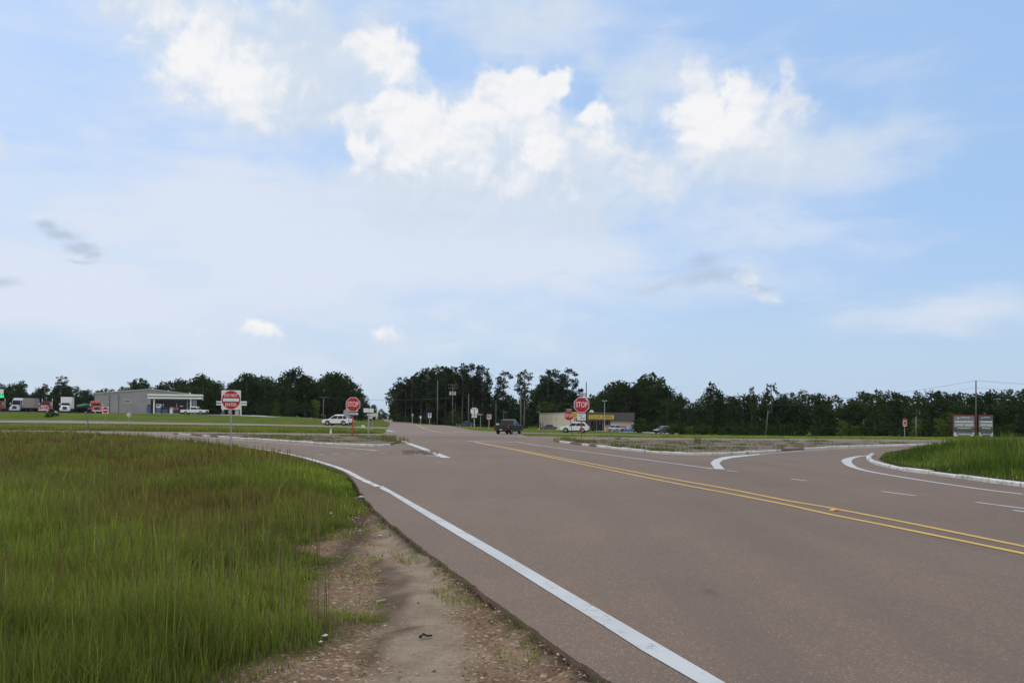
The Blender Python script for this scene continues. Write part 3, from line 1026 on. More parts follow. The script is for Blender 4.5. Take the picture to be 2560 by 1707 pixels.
r_ = np.random.default_rng(5)
GX, GY, GH, GW, GT = [], [], [], [], []
for (y0, y1, dens, wd) in ((2.5, 8, 2600, .006), (8, 13, 1500, .009), (13, 20, 720, .014), (20, 34, 300, .022), (34, 60, 120, .036), (60, 95, 45, .06)):
    x0, x1 = -.82 * y1 - 2, 2.0
    n = int((x1 - x0) * (y1 - y0) * dens)
    x, y = scatter(n, x0, x1, y0, y1, r_)
    k = x > -.82 * y - 2
    x, y = x[k], y[k]
    dz, gv, d, ig = terrain_dz(x, y)
    cl = fbm(x + 11, y + 2, .55, 3)
    dg = sdist(gravel_poly, x, y)
    keep_p = np.where(gv > .08, (1 - sstep(.08, .9, gv)) * .75 * (.25 + .75 * sstep(.36, .56, cl)) + np.where((cl > .57) & (dg > -.7), .35, 0.0), 1.0) * (.35 + .65 * sstep(.3, .55, cl))
    ok = (d > .12) & (r_.random(len(x)) < keep_p) & (ig > 0)
    x, y, dz, gv, d, cl, dg = [q[ok] for q in (x, y, dz, gv, d, cl, dg)]
    n = len(x)
    edge = sstep(.0, 1.4, np.minimum(d, dg + .25))
    hh_ = (.07 + .24 * edge * (.45 + .9 * fbm(x, y, 2.4, 3))) * (.55 + .8 * r_.random(n))
    hh_ = hh_ * (1 - .55 * sstep(.1, .6, gv)) * np.where(r_.random(n) < .06, 1.55, 1.0) * (.7 + .6 * sstep(.35, .65, fbm(x + 5, y + 9, .7, 3)))
    GX.append(x); GY.append(y); GH.append(hh_); GW.append(np.full(n, wd) * (.7 + .6 * r_.random(n)))
    GT.append(grass_tint(x, y, n, r_))
x, y = np.concatenate(GX), np.concatenate(GY)
dz, *_ = terrain_dz(x, y)
tag(blades("roadside_grass", x, y, H(x, y) + dz, np.concatenate(GH), np.concatenate(GW), np.concatenate(GT), .32, 2),
    "tall green grass growing on the near left verge beside the gravel", "grass")
n_blades = len(x)

# seed heads standing above the grass, reddish towards the far left
n = 9000
y = r_.uniform(5, 60, n) ** 1.0
x = -r_.uniform(.02, .8, n) * y - .6
dz, gv, d, ig = terrain_dz(x, y)
ok = (d > .8) & (gv < .2) & (fbm(x + 31, y + 7, 3.5, 3) > .46)
x, y, dz = x[ok], y[ok], dz[ok]
n = len(x)
red = sstep(.5, .68, fbm(x + 70, y + 20, 6, 3))[:, None]
tt = (np.array([[.17, .15, .06]]) * (1 - red) + np.array([[.15, .065, .035]]) * red) * (.6 + .7 * r_.random((n, 1)))
tag(blades("seed_stalks", x, y, H(x, y) + dz, r_.uniform(.4, .68, n), .004 + y * .0009, tt, .16, 3),
    "thin dry seed stalks standing above the left verge grass", "grass stalks")

# grass on the right hand island
X1, Y1 = [], []
n = 130000
x, y = scatter(n, 12, 45, 14, 62, r_)
_, gv, d, ig = terrain_dz(x, y)
ok = (ig < -.3) & (x < .75 * y + 6)
x, y, ig = x[ok], y[ok], ig[ok]
dz, *_ = terrain_dz(x, y)
n = len(x)
cl = fbm(x, y, 1.6, 4)
hh_ = (.08 + .42 * sstep(-.3, -2.5, ig) * (.2 + 1.2 * cl) + .45 * sstep(.55, .7, fbm(x + 50, y + 3, 3, 2)) * sstep(-1, -4, ig)) * (.6 + .6 * r_.random(n))
gt_ = grass_tint(x + 30, y, n, r_) * np.array([[.70, .70, .95]])
tag(blades("island_grass", x, y, H(x, y) + dz, hh_, .012 + y * .0007, gt_, .35, 4), "tall lush grass on the kerbed island at the right edge", "grass")

# mown grass beyond the highway: short blades to break the edges
n = 90000
x, y = scatter(n, -75, 75, 72, 130, r_)
dz, gv, d, ig = terrain_dz(x, y)
isd = np.minimum(sdist(isl_l, x, y), sdist(isl_r, x, y))
ok = (d > .1) & (isd > .3) & (ig > 0)
x, y, dz = x[ok], y[ok], dz[ok]
n = len(x)
gt_ = grass_tint(x, y * .6, n, r_) * 1.25
tag(blades("median_grass", x, y, H(x, y) + dz, .05 + .13 * fbm(x, y, 5, 3) * r_.random(n), np.full(n, .07), gt_, .5, 6), "short mown grass on the median beyond the highway", "grass")

# weeds on the islands and along their kerbs
wx_, wy_, wh_, wt_ = [], [], [], []
def weed_clump(px, py, nbl, rad, hgt, tone):
    a, rr = r_.uniform(0, 6.28, nbl), rad * np.sqrt(r_.random(nbl))
    wx_.append(px + np.cos(a) * rr); wy_.append(py + np.sin(a) * rr)
    wh_.append(hgt * (.4 + .7 * r_.random(nbl)))
    wt_.append(np.array([tone]) * (.6 + .7 * r_.random((nbl, 1))))
olive, green, tan = (.16, .165, .035), (.11, .16, .035), (.20, .17, .08)
for (u, v, nbl, rad, hgt, tone) in ((1412, 1103, 130, .9, .42, olive), (1430, 1105, 60, .5, .3, olive), (1462, 1110, 130, .8, .35, olive), (1545, 1121, 120, .5, .3, olive), (1590, 1127, 90, .5, .3, green),
                                    (1640, 1132, 80, .4, .22, olive), (1668, 1134, 70, .4, .2, green), (1746, 1127, 110, .45, .22, green), (1744, 1112, 40, .25, .75, tan), (1546, 1101, 50, .3, .45, tan),
                                    (1850, 1134, 40, .5, .2, green), (1955, 1127, 40, .5, .18, green), (2040, 1108, 60, .8, .3, olive), (2180, 1107, 60, 1.0, .3, olive),
                                    (985, 1102, 150, 1.0, .42, olive), (978, 1106, 110, .7, .32, tan), (996, 1108, 80, .7, .22, olive), (880, 1089, 60, .6, .3, tan)):
    px, py = g(u, v)
    weed_clump(px, py, nbl, rad, hgt, tone)
for poly, cnt in ((isl_l, 210), (isl_r, 300)):
    a = np.array(poly)
    xs, ys = r_.uniform(a[:, 0].min(), a[:, 0].max(), cnt * 6), r_.uniform(a[:, 1].min(), a[:, 1].max(), cnt * 6)
    sd = sdist(poly, xs, ys)
    k = (sd < -.3) & (fbm(xs, ys, 3.0, 3) > .46)
    for px, py in list(zip(xs[k], ys[k]))[:cnt]:
        weed_clump(px, py, int(r_.integers(8, 40)), r_.uniform(.2, .8), r_.uniform(.05, .2), (olive, green, tan, tan)[int(r_.integers(0, 4))])
x, y = np.concatenate(wx_), np.concatenate(wy_)
up_ = np.where(np.minimum(sdist(isl_l, x, y), sdist(isl_r, x, y)) < 0, .1, 0)
tag(blades("weeds", x, y, H(x, y) + up_, np.concatenate(wh_), np.full(len(x), .035), np.concatenate(wt_), .5, 8), "ragged weeds growing on the two traffic islands and their kerbs", "weeds")
# small weeds rooted in the crack at the pavement edge
ex = [p for p in resample(left_edge, .06) if p[1] < 16]
ex = np.array(ex)
k = fbm(ex[:, 0] * 3, ex[:, 1] * 3, 1.0, 3) > .56
ex = np.repeat(ex[k], 7, 0) + r_.normal(0, .035, (k.sum() * 7, 2)) - np.array([[.05, 0]])
n = len(ex)
tag(blades("edge_weeds", ex[:, 0], ex[:, 1], H(ex[:, 0], ex[:, 1]) - .06, r_.uniform(.03, .11, n), np.full(n, .006), np.array([green]) * (.6 + .8 * r_.random((n, 1))), .6, 9),
    "tiny weeds rooted in the dark crack along the pavement edge", "weeds")

# loose stones on the shoulder
n = 26000
y = 3 + 14 * r_.random(n) ** 1.6
x = r_.uniform(-3.4, 1.2, n)
dz, gv, d, ig = terrain_dz(x, y)
trk, _s = shoulder_marks(x, y)
ok = (gv > .4) & (d > .02) & (r_.random(n) > trk * .9) & (r_.random(n) < .25 + .9 * sstep(.42, .62, fbm(x + 5, y, .8, 3)) + .5 * sstep(.6, .1, d))
x, y, dz = x[ok], y[ok], dz[ok]
n = len(x)
s = .004 + .011 * r_.random(n) ** 3 + y * .0003
oct_ = np.array([[1, 0, 0], [-1, 0, 0], [0, 1, 0], [0, -1, 0], [0, 0, .7], [0, 0, -.7]])
v = oct_[None] * (s[:, None] * (.6 + .7 * r_.random((n, 3))))[:, None, :] + r_.normal(0, .12, (n, 6, 3)) * s[:, None, None]
a = r_.uniform(0, 6.28, n)
rot = np.stack([np.stack([np.cos(a), -np.sin(a), 0 * a], -1), np.stack([np.sin(a), np.cos(a), 0 * a], -1), np.stack([0 * a, 0 * a, 1 + 0 * a], -1)], 1)
v = np.einsum('nij,nkj->nki', rot, v) + np.stack([x, y, H(x, y) + dz + s * .15], -1)[:, None]
tri = np.array([[0, 2, 4], [2, 1, 4], [1, 3, 4], [3, 0, 4], [2, 0, 5], [1, 2, 5], [3, 1, 5], [0, 3, 5]])
f = (np.arange(n)[:, None, None] * 6 + tri[None]).reshape(-1, 3)
pal = np.array([[.34, .19, .11], [.30, .23, .16], [.20, .14, .10], [.42, .36, .28], [.24, .13, .08], [.12, .09, .07]])
pc = pal[r_.integers(0, len(pal), n)] * (.7 + .5 * r_.random((n, 1)))
m_peb, nb, bs = newmat("pebbles")
pa = nb.n("ShaderNodeAttribute", attribute_name="tint")
nb.put(bs.inputs["Base Color"], pa.outputs["Color"])
bs.inputs["Roughness"].default_value = .9
tag(np_mesh("loose_gravel", v.reshape(-1, 3), f, m_peb, False, {"tint": np.repeat(np.concatenate([pc, np.ones((n, 1))], 1), 6, 0)}, 'stuff'),
    "loose reddish brown stones on the bare shoulder in the foreground", "gravel")
# ------------------------------------------------------------------ trees
def leaf_mat(name, a, b, tr=.25):
    m = bpy.data.materials.new(name)
    m.use_nodes = True
    nb = NB(m.node_tree)
    m.node_tree.nodes.clear()
    o = nb.n("ShaderNodeOutputMaterial")
    oi = nb.n("ShaderNodeObjectInfo")
    at_ = nb.n("ShaderNodeAttribute", attribute_name="leaf")
    c1 = nb.mix(at_.outputs["Fac"], a, b)
    k = nb.ramp(oi.outputs["Random"], 0, 1, .65, 1.35, False)
    c2 = nb.vec('SCALE', c1, k)
    d, t, mx = nb.n("ShaderNodeBsdfDiffuse"), nb.n("ShaderNodeBsdfTranslucent"), nb.n("ShaderNodeMixShader")
    mx.inputs[0].default_value = tr
    nb.put(d.inputs[0], c2); nb.put(t.inputs[0], c2)
    nb.put(mx.inputs[1], d.outputs[0]); nb.put(mx.inputs[2], t.outputs[0])
    nb.put(o.inputs[0], mx.outputs[0])
    return m
m_pine = leaf_mat("pine needles", (.016, .028, .014), (.030, .046, .018), .12)
m_oak = leaf_mat("broad leaves", (.020, .036, .012), (.042, .064, .018), .2)
m_fresh = leaf_mat("young leaves", (.055, .085, .018), (.10, .135, .026), .3)
m_bark = mat("bark", (.115, .10, .088), .95, noise=.35, nscale=2.5)
m_barkd = mat("dark bark", (.06, .052, .045), .95, noise=.3, nscale=2.5)

def crown_mesh(name, clumps, per, size, m, seed, flat=.5):
    """leaf-sized faces spread through clumps (x, y, z, rx, rz)"""
    r = np.random.default_rng(seed)
    cs = []
    for (cx, cy, cz, rx, rz) in clumps:
        n = int(per * (rx * rx * rz) ** .55) + 6
        d = r.normal(0, 1, (n, 3))
        d /= np.linalg.norm(d, axis=1)[:, None]
        rad = (.35 + .65 * r.random((n, 1)) ** .5) * (1 + .18 * r.normal(0, 1, (n, 1)))
        cs.append(np.array([[cx, cy, cz]]) + d * rad * np.array([[rx, rx, rz]]))
    c_ = np.concatenate(cs)
    n = len(c_)
    a = r.normal(0, 1, (n, 3)); a[:, 2] *= flat
    a /= np.linalg.norm(a, axis=1)[:, None]
    b = np.cross(a, r.normal(0, 1, (n, 3)))
    b /= np.linalg.norm(b, axis=1)[:, None]
    s = (size * (.6 + .8 * r.random((n, 1))))
    a, b = a * s, b * s * .7
    v = np.stack([c_ - a - b * .4, c_ + a * .2 - b, c_ + a + b * .3, c_ - a * .2 + b], 1)
    f = np.arange(n * 4).reshape(n, 4)
    lf = np.repeat(r.random(n), 4)
    me_o = np_mesh(name, v.reshape(-1, 3), f, m, False, {"leaf": lf})
    me = me_o.data
    bpy.data.objects.remove(me_o)
    return me

def trunk_mesh(hgt, r0, limbs, m, seed, bend=.3):
    rr = random.Random(seed)
    mb = MB()
    bx, by = rr.uniform(-bend, bend), rr.uniform(-bend, bend)
    pts = [(bx * math.sin(t * 3), by * math.sin(t * 2.3), hgt * t) for t in (0, .15, .35, .55, .75, .9, 1)]
    mb.path(pts, r0, r0 * .25, 8)
    for (z, L, ang_, up) in limbs:
        t = z / hgt
        p = (bx * math.sin(t * 3), by * math.sin(t * 2.3), z)
        q1 = (p[0] + math.cos(ang_) * L * .5, p[1] + math.sin(ang_) * L * .5, z + up * .4)
        q2 = (p[0] + math.cos(ang_) * L, p[1] + math.sin(ang_) * L, z + up)
        mb.path([p, q1, q2], r0 * .35, r0 * .1, 5)
    o = mb.build("trunk", m, smooth=True)
    me = o.data
    bpy.data.objects.remove(o)
    return me

PROTO = {}
def pine_proto(key, seed, hgt, bare, rad, ncl, openk):
    rr = random.Random(seed)
    cl, limbs = [], []
    for i in range(ncl):
        t = (i + rr.random()) / ncl
        z = hgt * (bare + (1 - bare) * t)
        env = rad * (math.sin(math.pi * min(1, (.22 + .78 * (1 - t)) * .9)) ** .7) * rr.uniform(.75, 1.12)
        a = rr.uniform(0, 6.283)
        rr_ = env * math.sqrt(rr.uniform(.15, 1))
        k = rr.uniform(.8, 1.25) * (.75 + .5 * (1 - t))
        cl.append((math.cos(a) * rr_, math.sin(a) * rr_, z + rr.uniform(-.3, .3), openk * k, openk * k * .55))
        if i % 2 == 0:
            limbs.append((z - .6, rr_ * .95, a, .8))
    cl.append((0, 0, hgt * .985, openk * .9, openk * .9))
    PROTO[key] = (trunk_mesh(hgt * .97, .28, limbs, m_bark, seed), crown_mesh("crown", cl, 34, .30, m_pine, seed), hgt, rad)
def oak_proto(key, seed, hgt, bare, rad, ncl, m, lump=.36, size=.34, per=26, bark=None):
    rr = random.Random(seed)
    cl, limbs = [], []
    zc, hz = hgt * (bare + (1 - bare) * .5), hgt * (1 - bare) * .5
    for i in range(ncl):
        a = rr.uniform(0, 6.283)
        t = 1 - 2 * (i + .5) / ncl
        env = math.sqrt(max(0, 1 - abs(t) ** 2.4)) * rad * rr.uniform(.55, .92)
        k = rad * lump * rr.uniform(.75, 1.3)
        z = zc + t * hz * .86
        cl.append((math.cos(a * 1.0 + i * 2.4) * env, math.sin(a + i * 2.4) * env, z, k, k * rr.uniform(.7, 1.0)))
        if i % 3 == 0 and z < hgt * .8:
            limbs.append((max(hgt * bare * .8, z * .6), env * .8, a + i * 2.4, z * .35))
    for i in range(max(3, ncl // 4)):            # loose outer sprays
        a = rr.uniform(0, 6.283); e = rr.uniform(-.5, 1)
        cl.append((math.cos(a) * rad * rr.uniform(.75, 1.05) * math.sqrt(max(.05, 1 - e * e)), math.sin(a) * rad * rr.uniform(.75, 1.05) * math.sqrt(max(.05, 1 - e * e)), zc + e * hz * 1.02, rad * .15, rad * .13))
    PROTO[key] = (trunk_mesh(hgt * .86, .30, limbs, bark or m_barkd, seed), crown_mesh("crown", cl, per, size, m, seed), hgt, rad)

pine_proto('pine0', 1, 22, .48, 3.6, 46, 1.25)
pine_proto('pine1', 2, 22, .40, 3.9, 56, 1.3)
pine_proto('pine2', 3, 22, .55, 3.3, 34, 1.15)
pine_proto('pine3', 4, 22, .36, 4.4, 44, 1.3)
oak_proto('oak0', 11, 14, .03, 4.6, 34, m_oak)
oak_proto('oak1', 12, 14, .02, 4.0, 30, m_oak, .40)
oak_proto('oak2', 13, 14, .05, 5.2, 38, m_oak, .33)
oak_proto('oak3', 14, 14, .02, 3.4, 26, m_oak, .42)
oak_proto('thin0', 21, 12, .3, 2.2, 16, m_oak, .38, .28, 22)
oak_proto('bush0', 31, 4, .0, 2.0, 18, m_oak, .42, .2, 60)
oak_proto('bush1', 32, 4, .0, 1.7, 14, m_fresh, .42, .2, 60)
oak_proto('fresh0', 33, 8, .04, 3.0, 22, m_fresh, .4, .26, 34)

def tree(name, key, u, vt, D, label, group=None, wide=1.0, cat="tree"):
    """a tree standing at column u, D metres ahead, its top at photo row vt"""
    tm, cm, hp, rp = PROTO[key]
    b = place(u, D)
    ht = max(1.0, zat(u, vt, D) - b.z)
    t = thing(name, label, cat, (b.x, b.y, b.z - .15), random.uniform(0, 6.28), group)
    sz = ht / hp
    sx = sz * wide
    t.scale = (sx, sx, sz)
    for nm, me in (("trunk", tm), ("crown", cm)):
        link(bpy.data.objects.new(nm, me), t)
    return t

# the skyline as surveyed
SKY = [(-60, 965), (0, 955), (16, 965), (40, 958), (55, 955), (70, 970), (80, 985), (90, 975), (110, 966), (122, 978), (150, 962), (168, 958), (178, 968), (197, 970), (210, 984), (222, 972), (245, 974), (270, 976), (285, 974), (298, 978), (330, 957), (345, 949), (365, 952), (372, 962), (395, 953), (412, 962), (440, 952),
       (480, 946), (505, 938), (528, 958), (580, 957), (600, 948), (615, 934), (640, 940), (660, 938), (690, 950), (705, 938), (720, 928), (755, 934), (775, 942), (800, 946), (815, 938), (840, 938), (850, 936), (865, 942), (880, 956), (895, 978), (910, 996), (925, 1010), (940, 1024), (985, 1028)]
SKY2 = [(986, 1012), (992, 985), (1002, 962), (1012, 948), (1030, 948), (1050, 942), (1065, 928), (1090, 922), (1120, 927), (1140, 922), (1165, 922), (1190, 922), (1205, 930), (1222, 940), (1234, 962), (1245, 955), (1255, 940), (1268, 938), (1290, 950), (1303, 942), (1320, 945), (1340, 952), (1365, 936), (1385, 932), (1415, 930), (1430, 940), (1445, 962), (1455, 980), (1470, 990), (1485, 982), (1512, 984),
        (1525, 964), (1545, 955), (1575, 952), (1592, 960), (1602, 945), (1625, 940), (1650, 942), (1665, 960), (1680, 978), (1695, 988), (1715, 994), (1732, 1003), (1746, 1002), (1756, 985), (1775, 975), (1800, 980), (1815, 984), (1850, 983), (1875, 985), (1900, 982), (1950, 986), (1985, 984), (2000, 980), (2045, 978), (2070, 979), (2085, 987), (2097, 999), (2110, 997), (2125, 985), (2140, 980), (2165, 976), (2215, 975), (2240, 979), (2260, 986), (2290, 980), (2350, 977), (2400, 979), (2420, 985), (2480, 978), (2520, 975), (2545, 974), (2560, 970), (2640, 970)]
DP = [(-60, 285), (500, 285), (690, 262), (850, 268), (880, 280), (905, 340), (925, 430), (985, 620)]
DP2 = [(984, 335), (1100, 285), (1300, 262), (1322, 268), (1334, 308), (1450, 302), (1520, 272), (1600, 266), (1690, 225), (1900, 188), (2640, 172)]
ip = lambda tab, u: float(np.interp(u, [a for a, b in tab], [b for a, b in tab]))

REG = [(-80, 300, "dark broadleaf tree in the wood behind the parked trucks", "trees behind the parked trucks"),
       (300, 540, "dark broadleaf tree in the wood behind the filling station", "trees behind the filling station"),
       (540, 890, "dark tree in the tall wood left of the far road", "trees left of the far road"),
       (890, 986, "small distant tree in the gap where the far road vanishes", "trees in the gap of the far road"),
       (986, 1330, "dark tree filling the shade between the tall pines", "trees between the tall pines"),
       (1330, 1690, "dark broadleaf tree in the wood behind the beige store", "trees behind the beige store"),
       (1690, 2100, "dark green tree in the low wood right of the store", "trees right of the store"),
       (2100, 2700, "dark green tree in the wood behind the roadside billboards", "trees behind the billboards")]
def region(u):
    for a, b, l, gp in REG:
        if a <= u < b:
            return l, gp
    return REG[-1][2:]
rt = random.Random(21)
u = -70.0
while u < 2640:
    tab, dt = (SKY, DP) if u < 985.5 else (SKY2, DP2)
    D0 = ip(dt, u)
    l, gp = region(u)
    keys = ['oak0', 'oak1', 'oak2', 'oak3']
    D = D0 + rt.uniform(8, 38)
    lo = 42 if 1212 < u < 1335 or 1392 < u < 1465 else (18 if 1335 <= u <= 1392 or 1120 < u <= 1212 else 0)
    tree("tree", rt.choice(keys), u + rt.uniform(-4, 4), ip(tab, u) + lo + rt.uniform(-5, 6), D, l, gp, rt.uniform(.8, 1.05))
    D = D0 + rt.uniform(-4, 12)
    vb = CAM.z
    base_v = 1048 + (u - 1280) * .0087 + 14
    vt = ip(tab, u) + lo
    tree("tree", rt.choice(keys), u + rt.uniform(-8, 8), vt + (base_v - vt) * rt.uniform(.1, .38), D, l, gp, rt.uniform(1.0, 1.35))
    u += rt.uniform(.7, 1.1) * 24 * 230 / max(D0, 150) * (1.0 if u < 985 else 1.05)

# trees one can tell apart on the skyline
pines = [(1013, 944, 318, 'pine3', 1.05), (1030, 942, 305, 'pine1', 1.0), (1052, 936, 300, 'pine0', 1.05), (1068, 921, 292, 'pine1', .95), (1092, 917, 288, 'pine3', 1.0), (1112, 921, 284, 'pine0', 1.0), (1136, 919, 280, 'pine1', .95)]
for u, vt, D, k, wd in pines:
    tree("pine_tree", k, u, vt, D, "tall dark pine in the close row right of the vanishing road", "pines beside the far road", wd, "pine tree")
for u, vt, D, k, wd, lab in (
    (1155, 911, 276, 'pine2', .95, "tallest slim pine above the pole with three transformers"),
    (1180, 912, 275, 'pine0', 1.0, "tall pine with two heads right of the transformer pole"),
    (1207, 919, 272, 'pine1', .95, "pine leaning over the gap above the white shield sign"),
    (1258, 931, 268, 'pine3', 1.0, "spreading pine with sky showing through, above the dark pickup"),
    (1310, 927, 262, 'pine2', 1.1, "open airy pine alone against the sky behind the wooden pole"),
    (1368, 928, 308, 'pine3', 1.0, "broad dark pine above the left end of the beige store"),
    (1388, 925, 312, 'pine1', 1.0, "dense pine left of the tallest crown over the beige store"),
    (1418, 924, 304, 'pine3', 1.0, "lacy topped pine left of the one way sign"),
    (1440, 948, 300, 'pine2', .9, "ragged pine tip just left of the tall stop sign"),
    (110, 955, 282, 'thin0', .9, "narrow pointed tree above the red parked truck"),
    (152, 941, 280, 'pine3', .95, "big rounded pine above the white box truck"),
    (50, 951, 282, 'oak3', .9, "rounded tree above the parked grey trailer"),
    (345, 946, 283, 'oak0', .9, "rounded tree above the left slope of the station roof"),
    (505, 934, 283, 'oak3', 1.1, "tall round crowned tree left of the do not enter sign"),
    (615, 929, 272, 'oak1', .95, "tall tree with ragged top right of the do not enter sign"),
    (735, 921, 268, 'oak2', .85, "tallest rounded oak in the wood above the white car"),
    (850, 929, 268, 'oak1', .85, "dark tree ending the left wood beside the road gap"),
    (822, 934, 268, 'oak3', .85, "tall tree second from the road gap in the left wood"),
    (1540, 951, 268, 'oak1', .8, "lighter tree left of the biggest oak behind the store"),
    (1628, 934, 270, 'oak0', 1.0, "biggest dark oak standing right behind the store"),
    (1782, 956, 200, 'oak3', .75, "tree with a square bushy head right of the store"),
    (1880, 961, 196, 'thin0', .55, "thin spiky treetop poking above the right wood"),
    (1927, 953, 195, 'thin0', .85, "leafy light topped tree poking above the right wood"),
    (1604, 945, 268, 'oak3', .8, "dark tree leaning on the left side of the biggest oak")):
    tree("pine_tree" if k.startswith('pine') else "tree", k, u, vt, D, lab, None, wd, "pine tree" if k.startswith('pine') else "tree")

# bushes and saplings along the foot of the woods
tree("shrub", 'fresh0', 1388, 1003, 298, "bright green bushy tree rising behind the beige store wall", None, 1.9, "shrub")
tree("shrub", 'bush0', 1600, 1044, 186, "dark round shrub at the right end of the store", None, 1.1, "shrub")
tree("shrub", 'bush0', 1482, 1050, 196, "narrow dark shrub in front of the store entrance", None, .5, "shrub")
tree("shrub", 'bush0', 1135, 1027, 235, "dark shrub around the foot of the transformer pole", None, 1.0, "shrub")
for u, vt, D, k, wd in ((1680, 1058, 180, 'bush1', 1.3), (1700, 1066, 178, 'bush0', 1.5), (1726, 1064, 177, 'bush1', 1.5), (1755, 1060, 176, 'bush0', 1.3), (1772, 1062, 175, 'bush1', 1.2), (1806, 1070, 172, 'bush0', 1.2)):
    tree("shrub", k, u, vt, D, "low green bush in the thicket right of the dark parked car", "bushes right of the parked car", wd, "shrub")
for u, vt, D, k, wd in ((2105, 1050, 165, 'bush1', .9), (2140, 1062, 163, 'bush1', 1.0), (2192, 1028, 166, 'bush0', .9), (2228, 1055, 162, 'bush0', 1.0), (2290, 1046, 161, 'bush1', .8), (2318, 1052, 161, 'bush0', 1.0), (2345, 1044, 162, 'bush1', .9), (2375, 1030, 164, 'bush1', .8), (2500, 1066, 161, 'bush0', 1.2), (2530, 1058, 161, 'bush0', 1.2), (2560, 1052, 161, 'bush0', 1.2)):
    tree("shrub", k, u, vt, D, "pale green sapling at the foot of the right hand wood", "saplings at the foot of the right wood", wd, "shrub")
for u, vt, D, k, wd in ((690, 1006, 255, 'bush1', .8), (728, 1000, 256, 'bush0', .9), (765, 1008, 256, 'bush0', 1.1), (785, 998, 258, 'bush1', .8), (660, 1012, 256, 'bush0', 1.2)):
    tree("shrub", k, u, vt, D, "shrub at the edge of the lawn before the left wood", "shrubs at the lawn edge", wd, "shrub")
tree("shrub", 'bush0', 128, 1043, 158, "low dark shrub on the median grass below the red truck", None, 2.6, "shrub")

# undergrowth closing the foot of the woods
def belt(name, pts, label, hg, per, m, seed):
    r = np.random.default_rng(seed)
    cl = []
    for p in resample(pts, 1.8):
        for k in range(2):
            x, y = p[0] + r.normal(0, 1.5), p[1] + r.normal(0, 2.2)
            hh_ = hg * r.uniform(.5, 1.0)
            cl.append((x, y, h(x, y) + hh_ * .38, 1.9, hh_ * .6))
    me = crown_mesh(name, cl, per, .32, m, seed)
    o = link(bpy.data.objects.new(name, me))
    return tag(o, label, "undergrowth", None, 'stuff')
mk = lambda us, dt, off: [(place(u, ip(dt, u) + off).x, ip(dt, u) + off) for u in us]
belt("undergrowth", mk(range(-80, 890, 60), DP, 2), "dark undergrowth along the foot of the left hand wood", 5.5, 12, m_oak, 51)
belt("undergrowth", mk(range(990, 1340, 40), DP2, 0), "dark undergrowth beneath the tall pines beside the far road", 5.0, 12, m_oak, 52)
belt("undergrowth", mk(range(1600, 2640, 60), DP2, -6), "dark undergrowth along the foot of the right hand wood", 4.0, 12, m_oak, 53)
# ------------------------------------------------------------------ signs, poles and wires
m_red = mat("sign red", (.40, .007, .014), .55, noise=.1, nscale=3)
m_signw = mat("sign white", (.66, .69, .72), .45, noise=.06, nscale=3)
m_black = mat("sign black", (.02, .022, .022), .5)
m_back = mat("bare aluminium", (.33, .33, .34), .5, .3, noise=.1, nscale=4)
m_galv = mat("galvanised post", (.30, .31, .32), .55, .4, noise=.15, nscale=8)
m_orange = mat("red reflective post", (.36, .045, .025), .5, noise=.15, nscale=6)
m_signy = mat("sign yellow", (.62, .47, .03), .45)
m_signg = mat("sign green", (.02, .16, .10), .45)
m_wood = mat("weathered pole wood", (.10, .09, .08), .9, noise=.25, nscale=4)
m_wood2 = mat("grey pole wood", (.115, .107, .10), .9, noise=.25, nscale=4)
m_wire = mat("wire", (.03, .03, .032), .6)
m_cyl = mat("transformer paint", (.42, .43, .44), .5)

def outline_plate(poly, y0=0.0, t=.012):
    return MB().prism(poly, y0, y0 + t)
def octagon(r, cz=0.0):
    k = r / math.cos(math.pi / 8)
    return [(k * math.cos(math.pi / 8 + i * math.pi / 4), cz + k * math.sin(math.pi / 8 + i * math.pi / 4)) for i in range(8)]
def disc(r, cz=0.0, n=28):
    return [(r * math.cos(2 * math.pi * i / n), cz + r * math.sin(2 * math.pi * i / n)) for i in range(n)]
def rrect(w, hh, cz=0.0, r=.05, cx=0.0):
    out = []
    for sx, sz, a0 in ((1, -1, -90), (1, 1, 0), (-1, 1, 90), (-1, -1, 180)):
        for k in range(4):
            a = R(a0 + k * 30)
            out.append((cx + sx * (w / 2 - r) + r * math.cos(a), cz + sz * (hh / 2 - r) + r * math.sin(a)))
    return out
def arrow_right(w, hh, cz=0.0):
    a, b = w / 2, hh / 2
    return [(-a, cz - b * .62), (a * .62, cz - b * .62), (a * .62, cz - b), (a, cz), (a * .62, cz + b), (a * .62, cz + b * .62), (-a, cz + b * .62)]
def post(t, ztop, m, r=.032, name="post", z0=-.3):
    mb = MB()
    mb.box((0, .03, (z0 + ztop) / 2), (r * 2, r * 1.3, ztop - z0))
    return mb.build(name, m, t)

def stop_face(t, cz, d, y=-.012, grp=None):
    outline_plate(octagon(d / 2, cz), y + .0, .012).build("sign_panel", m_signw, t)
    outline_plate(octagon(d / 2 * .935, cz), y - .005, .004).build("red_face", m_red, t)
    lettering("STOP", d * .50, m_signw, t, (0, y - .008, cz), fit_w=d * .78, weight=.004 * d, name="lettering")

def one_way_plate(t, cz, w_, hh, name="one_way_plate", y=-.012):
    p = outline_plate(rrect(w_, hh, cz, .02), y, .01).build(name, m_black, t)
    outline_plate(arrow_right(w_ * .92, hh * .74, cz), y - .005, .004).build("arrow", m_signw, p)
    lettering("ONE WAY", hh * .34, m_black, p, (-.06 * w_, y - .008, cz), weight=.004)
    return p

